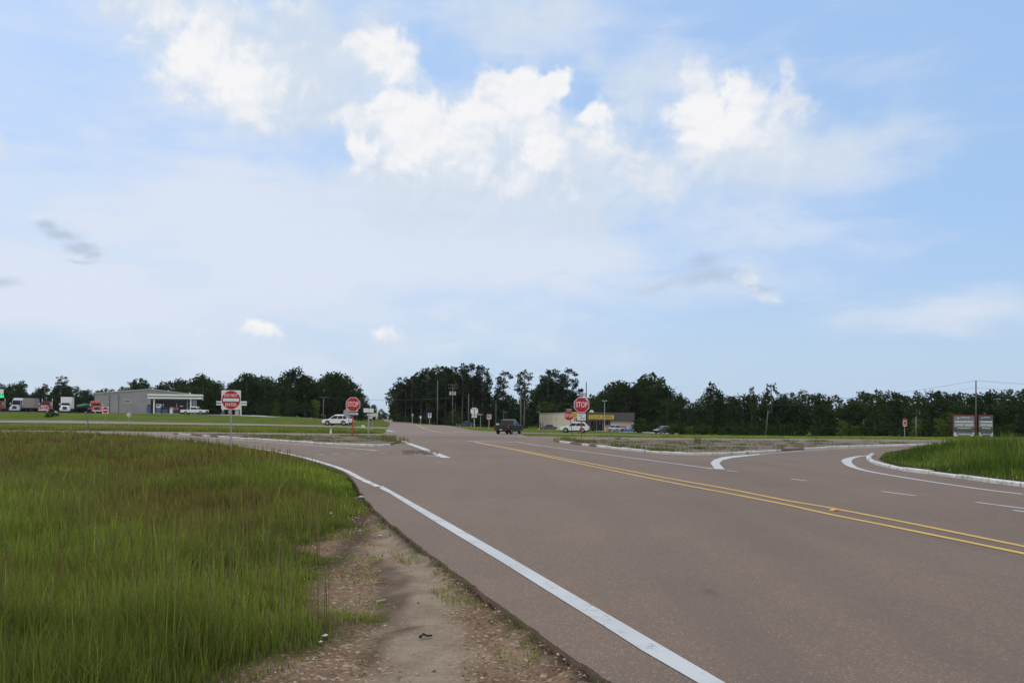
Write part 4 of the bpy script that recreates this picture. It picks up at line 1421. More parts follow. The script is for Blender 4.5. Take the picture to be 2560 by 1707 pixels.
# --- near DO NOT ENTER
D = 39.2
b = place(577, D)
t = thing("do_not_enter_sign", "large square DO NOT ENTER sign standing nearest, in the tall grass", "road sign", b, R(2))
S = .92
cz = zat(579, 999.5, D) - b.z
post(t, cz + .3, m_galv, .03)
outline_plate(rrect(S, S, cz, .04), -.02, .012).build("sign_panel", m_signw, t)
outline_plate(disc(S * .475, cz, 40), -.026, .005).build("red_disc", m_red, t)
outline_plate(rrect(S * .82, S * .155, cz, .005), -.031, .004).build("white_bar", m_signw, t)
m_lett = mat("faded sign lettering", (.72, .64, .63), .5)
lettering("DO NOT", .2, m_lett, t, (0, -.030, cz + .215), fit_w=.64, weight=.003)
lettering("ENTER", .2, m_lett, t, (0, -.030, cz - .235), fit_w=.54, weight=.003)

# --- far small DO NOT ENTER by the filling station
D = 118
b = place(263, D)
t = thing("do_not_enter_sign", "small distant DO NOT ENTER sign on the grass right of the red truck", "road sign", b)
cz = zat(263, 1025, D) - b.z
S = 16.2 / F * D
post(t, cz + .2, m_galv, .04)
outline_plate(rrect(S, S, cz, .03), -.02, .012).build("sign_panel", m_signw, t)
outline_plate(disc(S * .47, cz), -.026, .005).build("red_disc", m_red, t)
outline_plate(rrect(S * .86, S * .15, cz, .005), -.031, .004).build("white_bar", m_signw, t)

# --- pale diamond with a green chevron
D = 115
b = place(322, D)
t = thing("diamond_sign", "pale diamond sign with green right pointing chevron on the median grass", "road sign", b)
cz = zat(322, 1036.5, D) - b.z
k = 6.6 / F * D
post(t, cz, m_galv, .03)
outline_plate([(-k, cz), (0, cz - k), (k, cz), (0, cz + k)], -.02, .012).build("sign_panel", mat("pale green sign", (.50, .60, .54), .5), t)
outline_plate([(-k * .1, cz + k * .55), (k * .12, cz + k * .55), (k * .6, cz), (k * .12, cz - k * .55), (-k * .1, cz - k * .55), (k * .32, cz)], -.026, .005).build("chevron", m_signg, t)

# --- left STOP with ONE WAY plate
D = 69.5
b = place(882, D)
t = thing("stop_sign", "STOP sign on an orange red post with a right arrow plate below it", "road sign", b)
cz = zat(882, 1010.8, D) - b.z
stop_face(t, cz, 1.2)
zl = zat(884, 1034, D) - b.z
outline_plate(rrect(.72, .12, zl + .27, .01, .06), -.008, .008).build("backing_plate", m_signw, t)
p_ = one_way_plate(t, zl, .84, .36)
p_.location.x = .07
post(t, cz + .3, m_orange, .06)

# --- right big STOP with ONE WAY above and divided highway plate below
D = 64.5
b = place(1453.5, D)
t = thing("stop_sign", "biggest STOP sign, on the right island, with plates above and below", "road sign", b)
b_up = .1
cz = zat(1453.5, 1011.8, D) - b.z
stop_face(t, cz, 1.2)
one_way_plate(t, zat(1453, 986.5, D) - b.z, .82, .24)
zd = zat(1453.5, 1042, D) - b.z
p_ = outline_plate(rrect(.66, .56, zd, .03), -.012, .01).build("divided_highway_plate", m_signw, t)
outline_plate([(-.27, zd + .10), (-.05, zd + .10), (-.05, zd + .14), (.05, zd + .09), (-.05, zd + .04), (-.05, zd + .07), (-.27, zd + .07)], -.018, .004).build("arrow", m_black, p_)
outline_plate([(.27, zd - .05), (0, zd - .05), (0, zd - .02), (-.12, zd - .07), (0, zd - .12), (0, zd - .09), (.27, zd - .09)], -.018, .004).build("arrow", m_black, p_)
outline_plate(rrect(.5, .03, zd - .2, .01), -.018, .004).build("lane_bar", m_black, p_)
outline_plate(rrect(.5, .03, zd + .2, .01), -.018, .004).build("lane_bar", m_black, p_)
zp = zat(1453.5, 1090, D) - b.z
mb = MB(); mb.box((0, .03, (zp + cz) / 2 + .3), (.1, .06, cz - zp + .9)); mb.build("post", m_orange, t)
mb = MB(); mb.box((0, .03, zp / 2 - .1), (.09, .055, zp + .2)); mb.build("post_base", m_galv, t)

# --- smaller STOP beyond the highway with a street name
D = 103
b = place(1430, D)
t = thing("stop_sign", "smaller farther STOP sign with a street name blade on top", "road sign", b)
cz = zat(1422, 1039.2, D) - b.z
dx = -(1430 - 1422.3) / F * D
e = thing("sign_head", None, None)
COL.objects.unlink(e); bpy.data.objects.remove(e)
r0 = 1.17 / 2
pl = outline_plate([(x + dx, z) for x, z in octagon(r0, cz)], -.012, .012).build("sign_panel", m_signw, t)
outline_plate([(x + dx, z) for x, z in octagon(r0 * .95, cz)], -.018, .004).build("red_face", m_red, t)
lettering("STOP", .56, m_signw, t, (dx, -.021, cz), fit_w=.92, weight=.004)
zn = zat(1422, 1023.5, D) - b.z
outline_plate(rrect(.86, .16, zn, .01, dx), -.01, .012).build("street_name_blade", m_black, t)
outline_plate(rrect(.7, .07, zn, .01, dx), -.015, .004).build("blade_text_bar", m_signw, t)
mb = MB(); mb.tube((.1, .03, -.3), (dx, .03, zn + .1), .035); mb.build("post", m_black, t)

# --- grey octagon seen from behind
D = 92
b = place(871.5, D)
t = thing("sign_back", "grey unpainted back of an octagonal sign half hidden by the left STOP sign", "road sign", b, R(8))
cz = zat(870, 1032, D) - b.z
outline_plate([(x - .08, z) for x, z in octagon(.5, cz)], -.012, .012).build("sign_panel", m_back, t)
post(t, cz + .3, m_galv, .03)

# --- white double panel on a bent island post
D = 60
b = place(920.5, D)
t = thing("white_panel_sign", "plain white sign of two side by side panels on a grey post", "road sign", b, R(-3))
cz = zat(919, 1025.6, D) - b.z
for sx, w_ in ((-.18, .36), (.21, .38)):
    outline_plate(rrect(w_, .30, cz, .015, sx), -.012, .01).build("sign_panel", m_signw, t)
mb = MB(); mb.box((.43, .0, cz - .01), (.07, .02, .36)); mb.build("dark_edge_strip", m_black, t)
post(t, cz + .1, m_galv, .035, z0=0)
mb = MB(); mb.box((0, .03, .1), (.16, .12, .3)); mb.build("post_sleeve", m_galv, t)

# --- pale route markers behind it
D = 96
b = place(925, D)
t = thing("route_marker_sign", "pale yellowish arrow shaped sign on twin posts behind the white double panel", "road sign", b)
cz = zat(936, 1037, D) - b.z
m_pale = mat("pale faded sign", (.52, .53, .40), .5)
outline_plate([(.1, cz - .2), (.75, cz - .22), (.75, cz - .3), (.98, cz), (.75, cz + .3), (.75, cz + .22), (.1, cz + .2)], -.012, .01).build("arrow_panel", m_pale, t)
outline_plate(rrect(.5, .2, cz + .02, .02, -.12), -.02, .01).build("sign_panel", m_signw, t)
outline_plate(rrect(.42, .3, cz - .3, .02, .1), -.02, .01).build("lower_panel", m_pale, t)
for sx in (-.12, .22):
    mb = MB(); mb.box((sx, .03, cz / 2 - .1), (.05, .04, cz + .2)); mb.build("post", m_galv, t)

# --- state route shield with plates
D = 150
b = place(1185.5, D)
t = thing("route_shield_sign", "white round route shield with two plates below, right of the blue car", "road sign", b)
pz = lambda v: zat(1185.5, v, D) - b.z
k = D / F
outline_plate(rrect(19 * k, 17.5 * k, pz(1027.5), 7.5 * k), -.02, .015).build("shield_panel", m_signw, t)
outline_plate(rrect(1.9 * k, 8.5 * k, pz(1028), .05), -.028, .005).build("numeral", m_black, t)
outline_plate(rrect(13 * k, .9 * k, pz(1022.8), .02), -.028, .005).build("shield_line", m_black, t)
outline_plate(rrect(12.5 * k, 3.2 * k, pz(1036.2), .05), -.02, .015).build("route_plate", m_signw, t)
outline_plate(rrect(13.5 * k, 5 * k, pz(1041), .05), -.02, .015).build("arrow_plate", m_signw, t)
post(t, pz(1025), m_galv, .09)

D = 152
b = place(1201, D)
t = thing("street_name_sign", "thin street name blade on a slim post between the shield and the red white sign", "road sign", b)
pz = lambda v: zat(1201, v, D) - b.z
outline_plate(rrect(12 * k, 2.2 * k, pz(1035.8), .05), -.02, .015).build("name_blade", m_back, t)
outline_plate(disc(1.6 * k, pz(1036)), -.03, .01).build("round_emblem", m_signw, t).location.x = -5 * k
post(t, pz(1035), m_galv, .05)

D = 148
b = place(1222.5, D)
t = thing("wrong_way_sign", "white square sign with faded red emblem, between the shield and the dark pickup", "road sign", b, R(4))
k = D / F
pz = lambda v: zat(1222.5, v, D) - b.z
outline_plate(rrect(11.5 * k, 12.5 * k, pz(1041.5), .06), -.02, .015).build("sign_panel", mat("pinkish sign", (.55, .42, .43), .5), t)
outline_plate([(x - .04, z) for x, z in disc(4.6 * k, pz(1040))], -.028, .006).build("red_disc", mat("faded red", (.34, .10, .12), .5), t)
outline_plate(rrect(1.8 * k, 4.2 * k, pz(1039), .05), -.035, .006).build("white_bar", m_signw, t)
post(t, pz(1046), m_galv, .07)

# --- small far signs on the right verge of the far road
D = 200
k = D / F
b = place(1074, D)
t = thing("service_sign", "small blue and white roadside sign on the far road verge", "road sign", b)
pz = lambda v: zat(1074, v, D) - b.z
outline_plate(rrect(8.6 * k, 12 * k, pz(1038), .05), -.02, .02).build("sign_panel", m_signw, t)
outline_plate(rrect(6 * k, 7 * k, pz(1036), .05), -.03, .008).build("blue_panel", mat("sign blue", (.16, .17, .36), .5), t)
post(t, pz(1040), m_galv, .08)
D = 225
k = D / F
b = place(1051, D)
t = thing("shield_sign", "tiny white shield sign left of the blue and white roadside sign", "road sign", b)
pz = lambda v: zat(1051, v, D) - b.z
outline_plate([(-2.6 * k, pz(1040)), (-2.2 * k, pz(1044)), (0, pz(1048)), (2.2 * k, pz(1044)), (2.6 * k, pz(1040))], -.02, .02).build("sign_panel", m_signw, t)
post(t, pz(1045), m_galv, .08)
D = 265
k = D / F
b = place(1031, D)
t = thing("warning_sign_back", "small grey diamond sign seen from behind at the pines", "road sign", b)
pz = lambda v: zat(1031, v, D) - b.z
outline_plate([(-3.6 * k, pz(1037)), (0, pz(1041)), (3.6 * k, pz(1037)), (0, pz(1033))], -.02, .02).build("sign_panel", m_back, t)
post(t, pz(1040), m_galv, .09)
D = 330
k = D / F
b = place(1000, D)
t = thing("guide_sign", "teal green guide sign beside the vanishing far road", "road sign", b)
pz = lambda v: zat(1000, v, D) - b.z
outline_plate(rrect(14 * k, 5 * k, pz(1043.5), .1), -.02, .03).build("sign_panel", mat("guide sign teal", (.03, .17, .16), .5), t)
for sx in (-4 * k, 4 * k):
    mb = MB(); mb.box((sx, .05, pz(1043.5) / 2), (.15, .1, pz(1043.5))); mb.build("post", m_galv, t)

# --- stacked red and white sign at the right highway edge
D = 92
b = place(2262, D)
t = thing("do_not_enter_sign", "red and white signs stacked on one post before the right hand wood", "road sign", b, R(32))
k = D / F
pz = lambda v: zat(2262, v, D) - b.z
outline_plate(rrect(.74, 17 * k, pz(1056.5), .03), -.02, .015).build("sign_panel", m_signw, t)
outline_plate(disc(.34, pz(1052)), -.03, .008).build("red_disc", m_red, t)
outline_plate(rrect(.5, .08, pz(1052.2), .01), -.04, .006).build("white_bar", m_signw, t)
outline_plate(rrect(.66, 5 * k, pz(1061), .02), -.03, .008).build("wrong_way_plate", m_red, t)
lettering("WRONG WAY", .13, m_signw, t, (0, -.034, pz(1061)), fit_w=.58)
outline_plate(rrect(.5, 16 * k, pz(1057), .03, .05), .06, .015).build("rear_panel", m_red, t)
post(t, pz(1050), m_galv, .035)

# --- white marker posts and litter-like markers
D = 84
b = place(827, D)
t = thing("marker_post", "short white marker post in the median grass below the white car", "marker post", b, 0)
mb = MB(); mb.prism([(-.1, -.05), (.1, -.05), (.085, .42), (.05, .5), (-.05, .5), (-.085, .42)], -.03, .03); mb.build("post_body", m_signw, t)
mb = MB(); mb.box((0, -.035, .36), (.12, .012, .1)); mb.build("reflector", m_back, t)
D = 124
b = place(907.5, D)
t = thing("mile_marker", "little white marker lying in the far lawn right of the left STOP sign", "marker post", b, 0)
mb = MB(); mb.prism([(-.26, -.02), (.26, -.02), (.26, .28), (.16, .36), (-.16, .36), (-.26, .28)], -.06, .06); mb.build("marker_body", m_signw, t)
mb = MB(); mb.box((.02, -.07, .17), (.2, .012, .12)); mb.build("marker_face", m_back, t)

# --- utility poles
POLES = {}
def utility_pole(u, vt, D, label, m=m_wood, r=.15, arms=(), tops=None, lean=0.0, trans=False, name="utility_pole"):
    b = place(u, D)
    t = thing(name, label, "utility pole", b, 0)
    ht = zat(u, vt, D) - b.z
    mb = MB()
    mb.tube((0, 0, -.5), (lean * ht, 0, ht), r * 1.15, r * .8, 10)
    mb.build("pole", m, t, True)
    for z in arms:
        mb = MB()
        mb.box((lean * z, -.12, ht - z), (2.5, .1, .13))
        a = mb.build("crossarm", m, t)
        for sx in (-1.1, -.55, .55, 1.1):
            q = MB(); q.tube((sx, -.12, ht - z + .065), (sx, -.12, ht - z + .26), .045, .03, 6)
            q.build("insulator", m_galv, a)
    if trans:
        for sx in (-.62, 0, .62):
            q = MB(); q.tube((sx, -.34, ht - 2.75), (sx, -.34, ht - 1.85), .24, .24, 10)
            c_ = q.build("transformer", m_cyl, t)
            q = MB(); q.tube((sx, -.34, ht - 1.85), (sx, -.34, ht - 1.65), .05, .03, 6)
            q.build("bushing", m_galv, c_)
    POLES[name + str(u)] = Vector((b.x + lean * ht, b.y, b.z + ht))
    return t
utility_pole(1131, 961, 212, "utility pole carrying two crossarms and three grey transformers", m_wood, .14, (.15, 1.0), trans=True)
utility_pole(1171, 984, 205, "bare grey pole without arms above the route shield", m_wood2, .14)
utility_pole(1093, 950, 232, "grey trunk like pole among the pines left of the transformer pole", m_wood2, .16)
utility_pole(1302, 983, 182, "stout wooden pole with brighter cap just right of the dark pickup", m_wood2, .17, lean=-.012)
utility_pole(1239.5, 1006, 190, "short lamp pole among the shade left of the dark pickup", m_wood2, .1)
utility_pole(808, 992, 240, "utility pole with one crossarm before the wood left of the STOP sign", m_wood2, .17, (.15,))
utility_pole(1465, 955, 172, "thin dark pole rising behind the biggest STOP sign", m_black, .12)
utility_pole(2440, 951, 150, "tall dark utility pole between the two billboards", m_wood, .13)
utility_pole(1913, 1025, 166, "leaning grey pole before the right hand wood", m_wood2, .1, lean=.11)
utility_pole(2290, 1042, 158, "short grey post among the saplings left of the billboards", m_wood2, .16)
utility_pole(-420, 965, 160, "wooden pole beyond the left edge of the photo", m_wood) if False else None

def wire(name, a, b, sag, label, r=.018):
    a, b = Vector(a), Vector(b)
    pts = []
    for i in range(17):
        s = i / 16
        p = a.lerp(b, s)
        p.z -= sag * 4 * s * (1 - s)
        pts.append(p)
    mb = MB(); mb.path(pts, r, r, 4)
    return tag(mb.build(name, m_wire), label, "wire", "overhead wires")
P1, P2 = POLES["utility_pole1131"], POLES["utility_pole808"]
wire("overhead_wire", P2 + Vector((0, 0, -.05)), P1 + Vector((0, 0, -3.4)), .7, "overhead wire crossing the sky gap over the far road", .03)
P3, P4 = POLES["utility_pole2440"], POLES["utility_pole1465"]
far_r = at(2900, 962, 160)
wire("overhead_wire", P3, at(1950, 1000, 188), 1.0, "upper wire running left from the tall pole by the billboards", .02)
wire("overhead_wire", P3, far_r, .6, "upper wire running right from the tall pole by the billboards", .02)
wire("overhead_wire", P3 + Vector((0, 0, -1.3)), at(1950, 1012, 188), 1.0, "lower wire running left from the tall pole by the billboards", .016)
wire("overhead_wire", P3 + Vector((0, 0, -1.3)), far_r + Vector((0, 0, -1.3)), .6, "lower wire running right from the tall pole by the billboards", .016)

# --- leaning thin pole on the left verge
D = 79
b = place(228, D)
t = thing("leaning_stake", "thin dark stake leaning left at the highway edge", "stake", b)
ht = zat(213, 1033, D) - b.z
mb = MB(); mb.tube((0, 0, -.2), (-(228 - 213) / F * D, 0, ht), .045, .03, 6); mb.build("stake_pole", m_wood, t)
mb = MB(); mb.tube((-(228 - 213) / F * D * .97, 0, ht * .97), (-(228 - 213) / F * D * 1.02, 0, ht * 1.02), .05, .05, 6); mb.build("stake_cap", m_black, t)

# --- billboards
m_bred = mat("billboard red edge", (.17, .035, .04), .6, noise=.2, nscale=2)
m_bgrey = mat("billboard grey", (.165, .185, .22), .6, noise=.25, nscale=1.2)
m_bnavy = mat("billboard navy", (.075, .09, .14), .6, noise=.25, nscale=1.2)
m_bgreen = mat("billboard dark green", (.06, .08, .07), .6, noise=.5, nscale=1.5)
m_bwhite = mat("billboard letters", (.62, .63, .64), .6, noise=.25, nscale=3)
def billboard(u0, u1, D, label, rz, top_m):
    k = D / F
    uc = (u0 + u1) / 2
    b = place(uc, D)
    t = thing("billboard", label, "billboard", b, rz)
    w_ = (u1 - u0) * k
    z = lambda v: zat(uc, v, D) - b.z
    zb, zt = z(1091), z(1037)
    mb = MB(); mb.box((0, .09, (zb + zt) / 2), (w_, .14, zt - zb)); mb.build("frame", m_bred, t)
    y = 0
    def band(v0, v1, m, name, x0=-.47, x1=.47, dy=0.0):
        mb = MB(); mb.box(((x0 + x1) / 2 * w_, y - .012 - dy, (z(v0) + z(v1)) / 2), ((x1 - x0) * w_, .02, z(v0) - z(v1))); return mb.build(name, m, t)
    band(1040, 1052, top_m, "header_panel")
    band(1052, 1069, m_bgrey, "main_panel")
    band(1069, 1080, m_bgreen, "picture_panel")
    band(1080, 1090, top_m, "footer_panel")
    mb = MB(); mb.ball((-.27 * w_, -.03, z(1044.6)), (.055 * w_, .012, 1.5 * k), 10, 6); mb.build("logo", m_bwhite, t)
    band(1042.5, 1044, m_bwhite, "header_line", -.16, .28, .012)
    band(1052.2, 1055.6, m_bwhite, "headline_bar", -.43, .43, .012)
    lettering("LAND SALES", 8 * k, m_bwhite, t, (0, -.035, z(1062)), fit_w=w_ * .86, weight=.03)
    band(1069.4, 1071, m_bwhite, "small_line", -.3, .3, .012)
    band(1084.2, 1086.3, m_bwhite, "footer_line", -.26, .3, .012)
    for sx in (-1, 1):
        mb = MB(); mb.prism([(sx * .47 * w_, z(1090)), (sx * .47 * w_, z(1080)), (sx * .43 * w_, z(1080)), (sx * .28 * w_, z(1090))], -.036, -.026); mb.build("corner_flash", m_signw, t)
        mb = MB(); mb.box((sx * .3 * w_, .22, zt / 2 - .2), (.2, .12, zt + .2)); mb.build("support_post", m_wood, t)
    return t
billboard(2383, 2437, 155, "left of the two red edged LAND SALES billboards, with the wider face", 0.0, m_bgrey)
billboard(2447, 2483, 156, "right narrower of the two red edged LAND SALES billboards", 0.0, m_bnavy)
# ------------------------------------------------------------------ vehicles (local frame: +x ahead, +y to the left)
def paint(name, c_, metal=0.0):
    return mat(name, c_, .35, metal, .4, coat=.3)
m_cwhite = paint("white car paint", (.70, .73, .76))
m_cblack = paint("black car paint", (.012, .013, .016))
m_cnavy = paint("dark blue car paint", (.03, .035, .09))
m_csilver = paint("silver car paint", (.34, .35, .36), .3)
m_cdark = paint("dark grey car paint", (.05, .055, .06))
m_tred = paint("red truck paint", (.42, .035, .03))
m_tred2 = paint("orange red truck paint", (.46, .075, .035))
m_tlav = paint("pale lilac truck paint", (.50, .51, .60))
m_glass = mat("car glass", (.010, .012, .015), .12, 0, .3)
m_tyre = mat("tyre", (.012, .012, .013), .9)
m_rim = mat("rim", (.30, .31, .32), .35, .7)
m_lamp = mat("headlamp", (.75, .76, .78), .15)
m_tail = mat("tail lamp", (.30, .012, .012), .25)
m_trim = mat("black trim", (.018, .018, .02), .6)
m_chrome = mat("chrome", (.55, .56, .58), .2, .9)
m_plate = mat("licence plate", (.45, .46, .48), .5)
m_trailer = mat("weathered grey trailer", (.24, .225, .205), .7, noise=.15, nscale=.8)
m_trailw = mat("white trailer", (.66, .66, .66), .5, noise=.06, nscale=.8)

def wheel(t, x, y, r, w_, rim=None):
    mb = MB()
    n = 20
    prof = [(r * .62, -w_ / 2), (r * .93, -w_ / 2), (r, -w_ * .32), (r, w_ * .32), (r * .93, w_ / 2), (r * .62, w_ / 2)]
    loops = [[(x + pr * math.cos(2 * math.pi * k / n), y + yy, r + pr * math.sin(2 * math.pi * k / n)) for k in range(n)] for pr, yy in prof]
    mb.loft(loops, False)
    wh = mb.build("wheel", m_tyre, t, True)
    s = 1 if y > 0 else -1
    q = MB()
    q.tube((x, y - s * w_ * .1, r), (x, y + s * w_ * .36, r), r * .64, r * .6, 16)
    for k in range(5):
        a = 2 * math.pi * k / 5
        q.box((x + math.cos(a) * r * .33, y + s * w_ * .40, r + math.sin(a) * r * .33), (r * .5, w_ * .12, r * .13), Matrix.Rotation(-a, 3, 'Y'))
    q.build("rim", rim or m_rim, wh)
    return wh

def arch(cx, r, z0, n=7):
    """points of a wheel arch from rear to front along the sill"""
    a0 = math.asin(min(.95, (z0 - r * .95) / (r * 1.22))) if z0 > r * .95 else -.05
    return [(cx - r * 1.22 * math.cos(a0 + (math.pi - 2 * a0) * k / n), r * .95 + r * 1.22 * math.sin(a0 + (math.pi - 2 * a0) * k / n)) for k in range(n + 1)]

def body_shell(outline, W, inset=.07, m=None, t=None, name="body"):
    """side outline (x, z) given width, with rounded-in flanks"""
    cx = sum(p[0] for p in outline) / len(outline)
    cz = sum(p[1] for p in outline) / len(outline)
    sh = lambda k: [(cx + (x - cx) * (1 - k * .5), cz + (z - cz) * (1 - k)) for x, z in outline]
    loops = []
    for y, k in ((-W / 2, .10), (-W / 2 + inset * .35, .03), (-W / 2 + inset, 0), (W / 2 - inset, 0), (W / 2 - inset * .35, .03), (W / 2, .10)):
        loops.append([(x, y, z) for x, z in sh(k)])
    mb = MB()
    mb.loft(loops)
    return mb.build(name, m, t)

def cabin(t, W, m, xb0, xb1, xr0, xr1, zb, zr, pillars=(.36,), tumble=.16, roof_m=None, rear_glass=True, name="cabin", arc=1.0):
    """greenhouse: base from xb1 (rear) to xb0 (front) at zb, roof xr1..xr0 at zr"""
    wb, wr = W / 2 - .05, W / 2 - .05 - tumble
    rnd = .11 if arc > .5 else .06
    base = [(xb0, -wb), (xb0, wb), (xb1, wb), (xb1, -wb)]
    roof = [(xr0, -wr), (xr0, wr), (xr1, wr), (xr1, -wr)]
    mid = [(xr0 + .06, -wr - .02), (xr0 + .06, wr + .02), (xr1 - .06, wr + .02), (xr1 - .06, -wr - .02)]
    mid = [(xr0 + .02, -wr - .02), (xr0 + .02, wr + .02), (xr1 - .02, wr + .02), (xr1 - .02, -wr - .02)]
    q0, q1 = xr0 - .28 * (xr0 - xr1) * arc, xr1 + .30 * (xr0 - xr1) * arc
    top_ = [(q0, -wr * .86), (q0, wr * .86), (q1, wr * .86), (q1, -wr * .86)]
    loops = [[(x, y, zb) for x, y in base], [(x, y, zr - rnd) for x, y in mid], [(x, y, zr - rnd * .3) for x, y in ((xr0 - .1, -wr * .95), (xr0 - .1, wr * .95), (xr1 + .1, wr * .95), (xr1 + .1, -wr * .95))], [(x, y, zr) for x, y in top_]]
    mb = MB()
    mb.loft(loops)
    cab = mb.build(name, m, t)
    zt = zr - rnd
    def panel(nm, pts, push):
        q = MB()
        p = [Vector(a) for a in pts]
        c_ = sum(p, Vector()) / len(p)
        q.add([a + Vector(push) for a in p] + [a - Vector(push) * .5 for a in p], [(0, 1, 2, 3), (7, 6, 5, 4), (0, 4, 5, 1), (1, 5, 6, 2), (2, 6, 7, 3), (3, 7, 4, 0)])
        q.build(nm, m_glass, t)
    lerp = lambda a, b, s: a + (b - a) * s
    s0, s1 = .1, .93
    f = lambda s: (lerp(xb0, xr0 + .06, s), lerp(wb, wr + .02, s), lerp(zb, zt, s))
    rr = lambda s: (lerp(xb1, xr1 - .06, s), lerp(wb, wr + .02, s), lerp(zb, zt, s))
    a, b = f(s0), f(s1)
    panel("windscreen", [(a[0], -a[1] * .92, a[2]), (a[0], a[1] * .92, a[2]), (b[0], b[1] * .92, b[2]), (b[0], -b[1] * .92, b[2])], (.014, 0, .01))
    if rear_glass:
        a, b = rr(s0 + .1), rr(s1)
        panel("rear_window", [(a[0], -a[1] * .88, a[2]), (a[0], a[1] * .88, a[2]), (b[0], b[1] * .88, b[2]), (b[0], -b[1] * .88, b[2])], (-.014, 0, .008))
    cuts = [0.02] + list(pillars) + [.98]
    for sy in (-1, 1):
        for c0, c1 in zip(cuts[:-1], cuts[1:]):
            lo0, lo1 = lerp(f(s0)[0] - .12, rr(s0)[0] + .1, c0 + .012), lerp(f(s0)[0] - .12, rr(s0)[0] + .1, c1 - .012)
            hi0, hi1 = lerp(f(s1)[0] - .10, rr(s1)[0] + .08, c0 + .012), lerp(f(s1)[0] - .10, rr(s1)[0] + .08, c1 - .012)
            yl, yh = sy * f(s0)[1], sy * f(s1)[1]
            panel("side_window", [(lo0, yl, f(s0)[2]), (lo1, yl, f(s0)[2]), (hi1, yh, f(s1)[2]), (hi0, yh, f(s1)[2])], (0, sy * .012, .002))
    return cab

def lamps(t, L, W, zf, zr_, rear_h=.2, front=True):
    for s in (-1, 1):
        if front:
            mb = MB(); mb.box((L / 2 - .13, s * (W / 2 - .26), zf), (.2, .40, .14)); mb.build("headlight", m_lamp, t)
        mb = MB(); mb.box((-L / 2 + .10, s * (W / 2 - .15), zr_), (.16, .24, rear_h)); mb.build("taillight", m_tail, t)
        mb = MB(); mb.ball((L * .16, s * (W / 2 + .09), zf + .30), (.08, .10, .07), 8, 5); mb.build("mirror", m_trim, t)

def suv(label, loc, rz, m, L=4.7, W=1.9, Ht=1.72, group=None, name="suv", kind='suv'):
    t = thing(name, label, "car", loc, rz, group)
    r = .40 if kind == 'suv' else .33
    xf, xr_ = L * .30, -L * .295
    sill = .30 if kind == 'suv' else .24
    bz = Ht * (.60 if kind == 'suv' else .58)
    a1, a2 = arch(xr_, r, sill), arch(xf, r, sill)
    if kind == 'suv':
        top = [(L / 2 - .06, sill + .08), (L / 2, .62), (L / 2 - .03, bz - .26), (L / 2 - .16, bz - .13), (L / 2 - .45, bz - .07), (L * .25, bz + .0), (-L / 2 + .12, bz + .03), (-L / 2 + .02, bz - .1), (-L / 2, .62), (-L / 2 + .07, sill + .1)]
    else:
        top = [(L / 2 - .06, sill + .05), (L / 2, .55), (L / 2 - .12, bz - .16), (L * .22, bz), (-L * .33, bz + .03), (-L / 2 + .08, bz - .02), (-L / 2, .6), (-L / 2 + .07, sill + .08)]
    out = a1 + a2 + top
    body_shell(out, W, .09, m, t)
    if kind == 'suv':
        cabin(t, W, m, L * .27, -L / 2 + .12, L * .075, -L / 2 + .75, bz - .02, Ht, (.40, .74), .2)
    else:
        cabin(t, W, m, L * .215, -L * .36, L * .06, -L * .2, bz - .03, Ht, (.5,))
    mb = MB()
    mb.prism([(xr_ + .5, sill - .02), (xf - .5, sill - .02), (xf - .5, sill + .09), (xr_ + .5, sill + .09)], -W / 2 - .004, W / 2 + .004)
    mb.build("sill", m_trim, t)
    mb = MB(); mb.box((L / 2 - .1, 0, .42), (.24, W * .86, .20)); mb.build("front_bumper", m_trim, t)
    mb = MB(); mb.box((-L / 2 + .1, 0, .40), (.24, W * .86, .18)); mb.build("rear_bumper", m_trim, t)
    mb = MB(); mb.box((L / 2 - .02, 0, .68), (.06, W * .45, .18)); mb.build("grille", m_trim, t)
    mb = MB(); mb.box((-L / 2 - .005, 0, .78), (.03, .42, .14)); mb.build("licence_plate", m_plate, t)
    mb = MB(); mb.box((0, 0, sill - .04), (L * .9, W * .74, .12)); mb.build("underbody", m_trim, t)
    lamps(t, L, W, bz - .20, bz - .16, .22)
    for s in (-1, 1):
        for xx in (L * .08, -L * .1):
            mb = MB(); mb.box((xx, s * (W / 2 + .003), bz - .16), (.18, .03, .03)); mb.build("door_handle", m_chrome, t)
        wheel(t, xf, s * (W / 2 - .12), r, .22)
        wheel(t, xr_, s * (W / 2 - .12), r, .22)
    if kind == 'suv':
        for s in (-1, 1):
            mb = MB(); mb.tube((L * .04, s * (W / 2 - .3), Ht + .03), (-L * .36, s * (W / 2 - .3), Ht + .03), .02, .02, 6); mb.build("roof_rail", m_chrome, t)
    return t

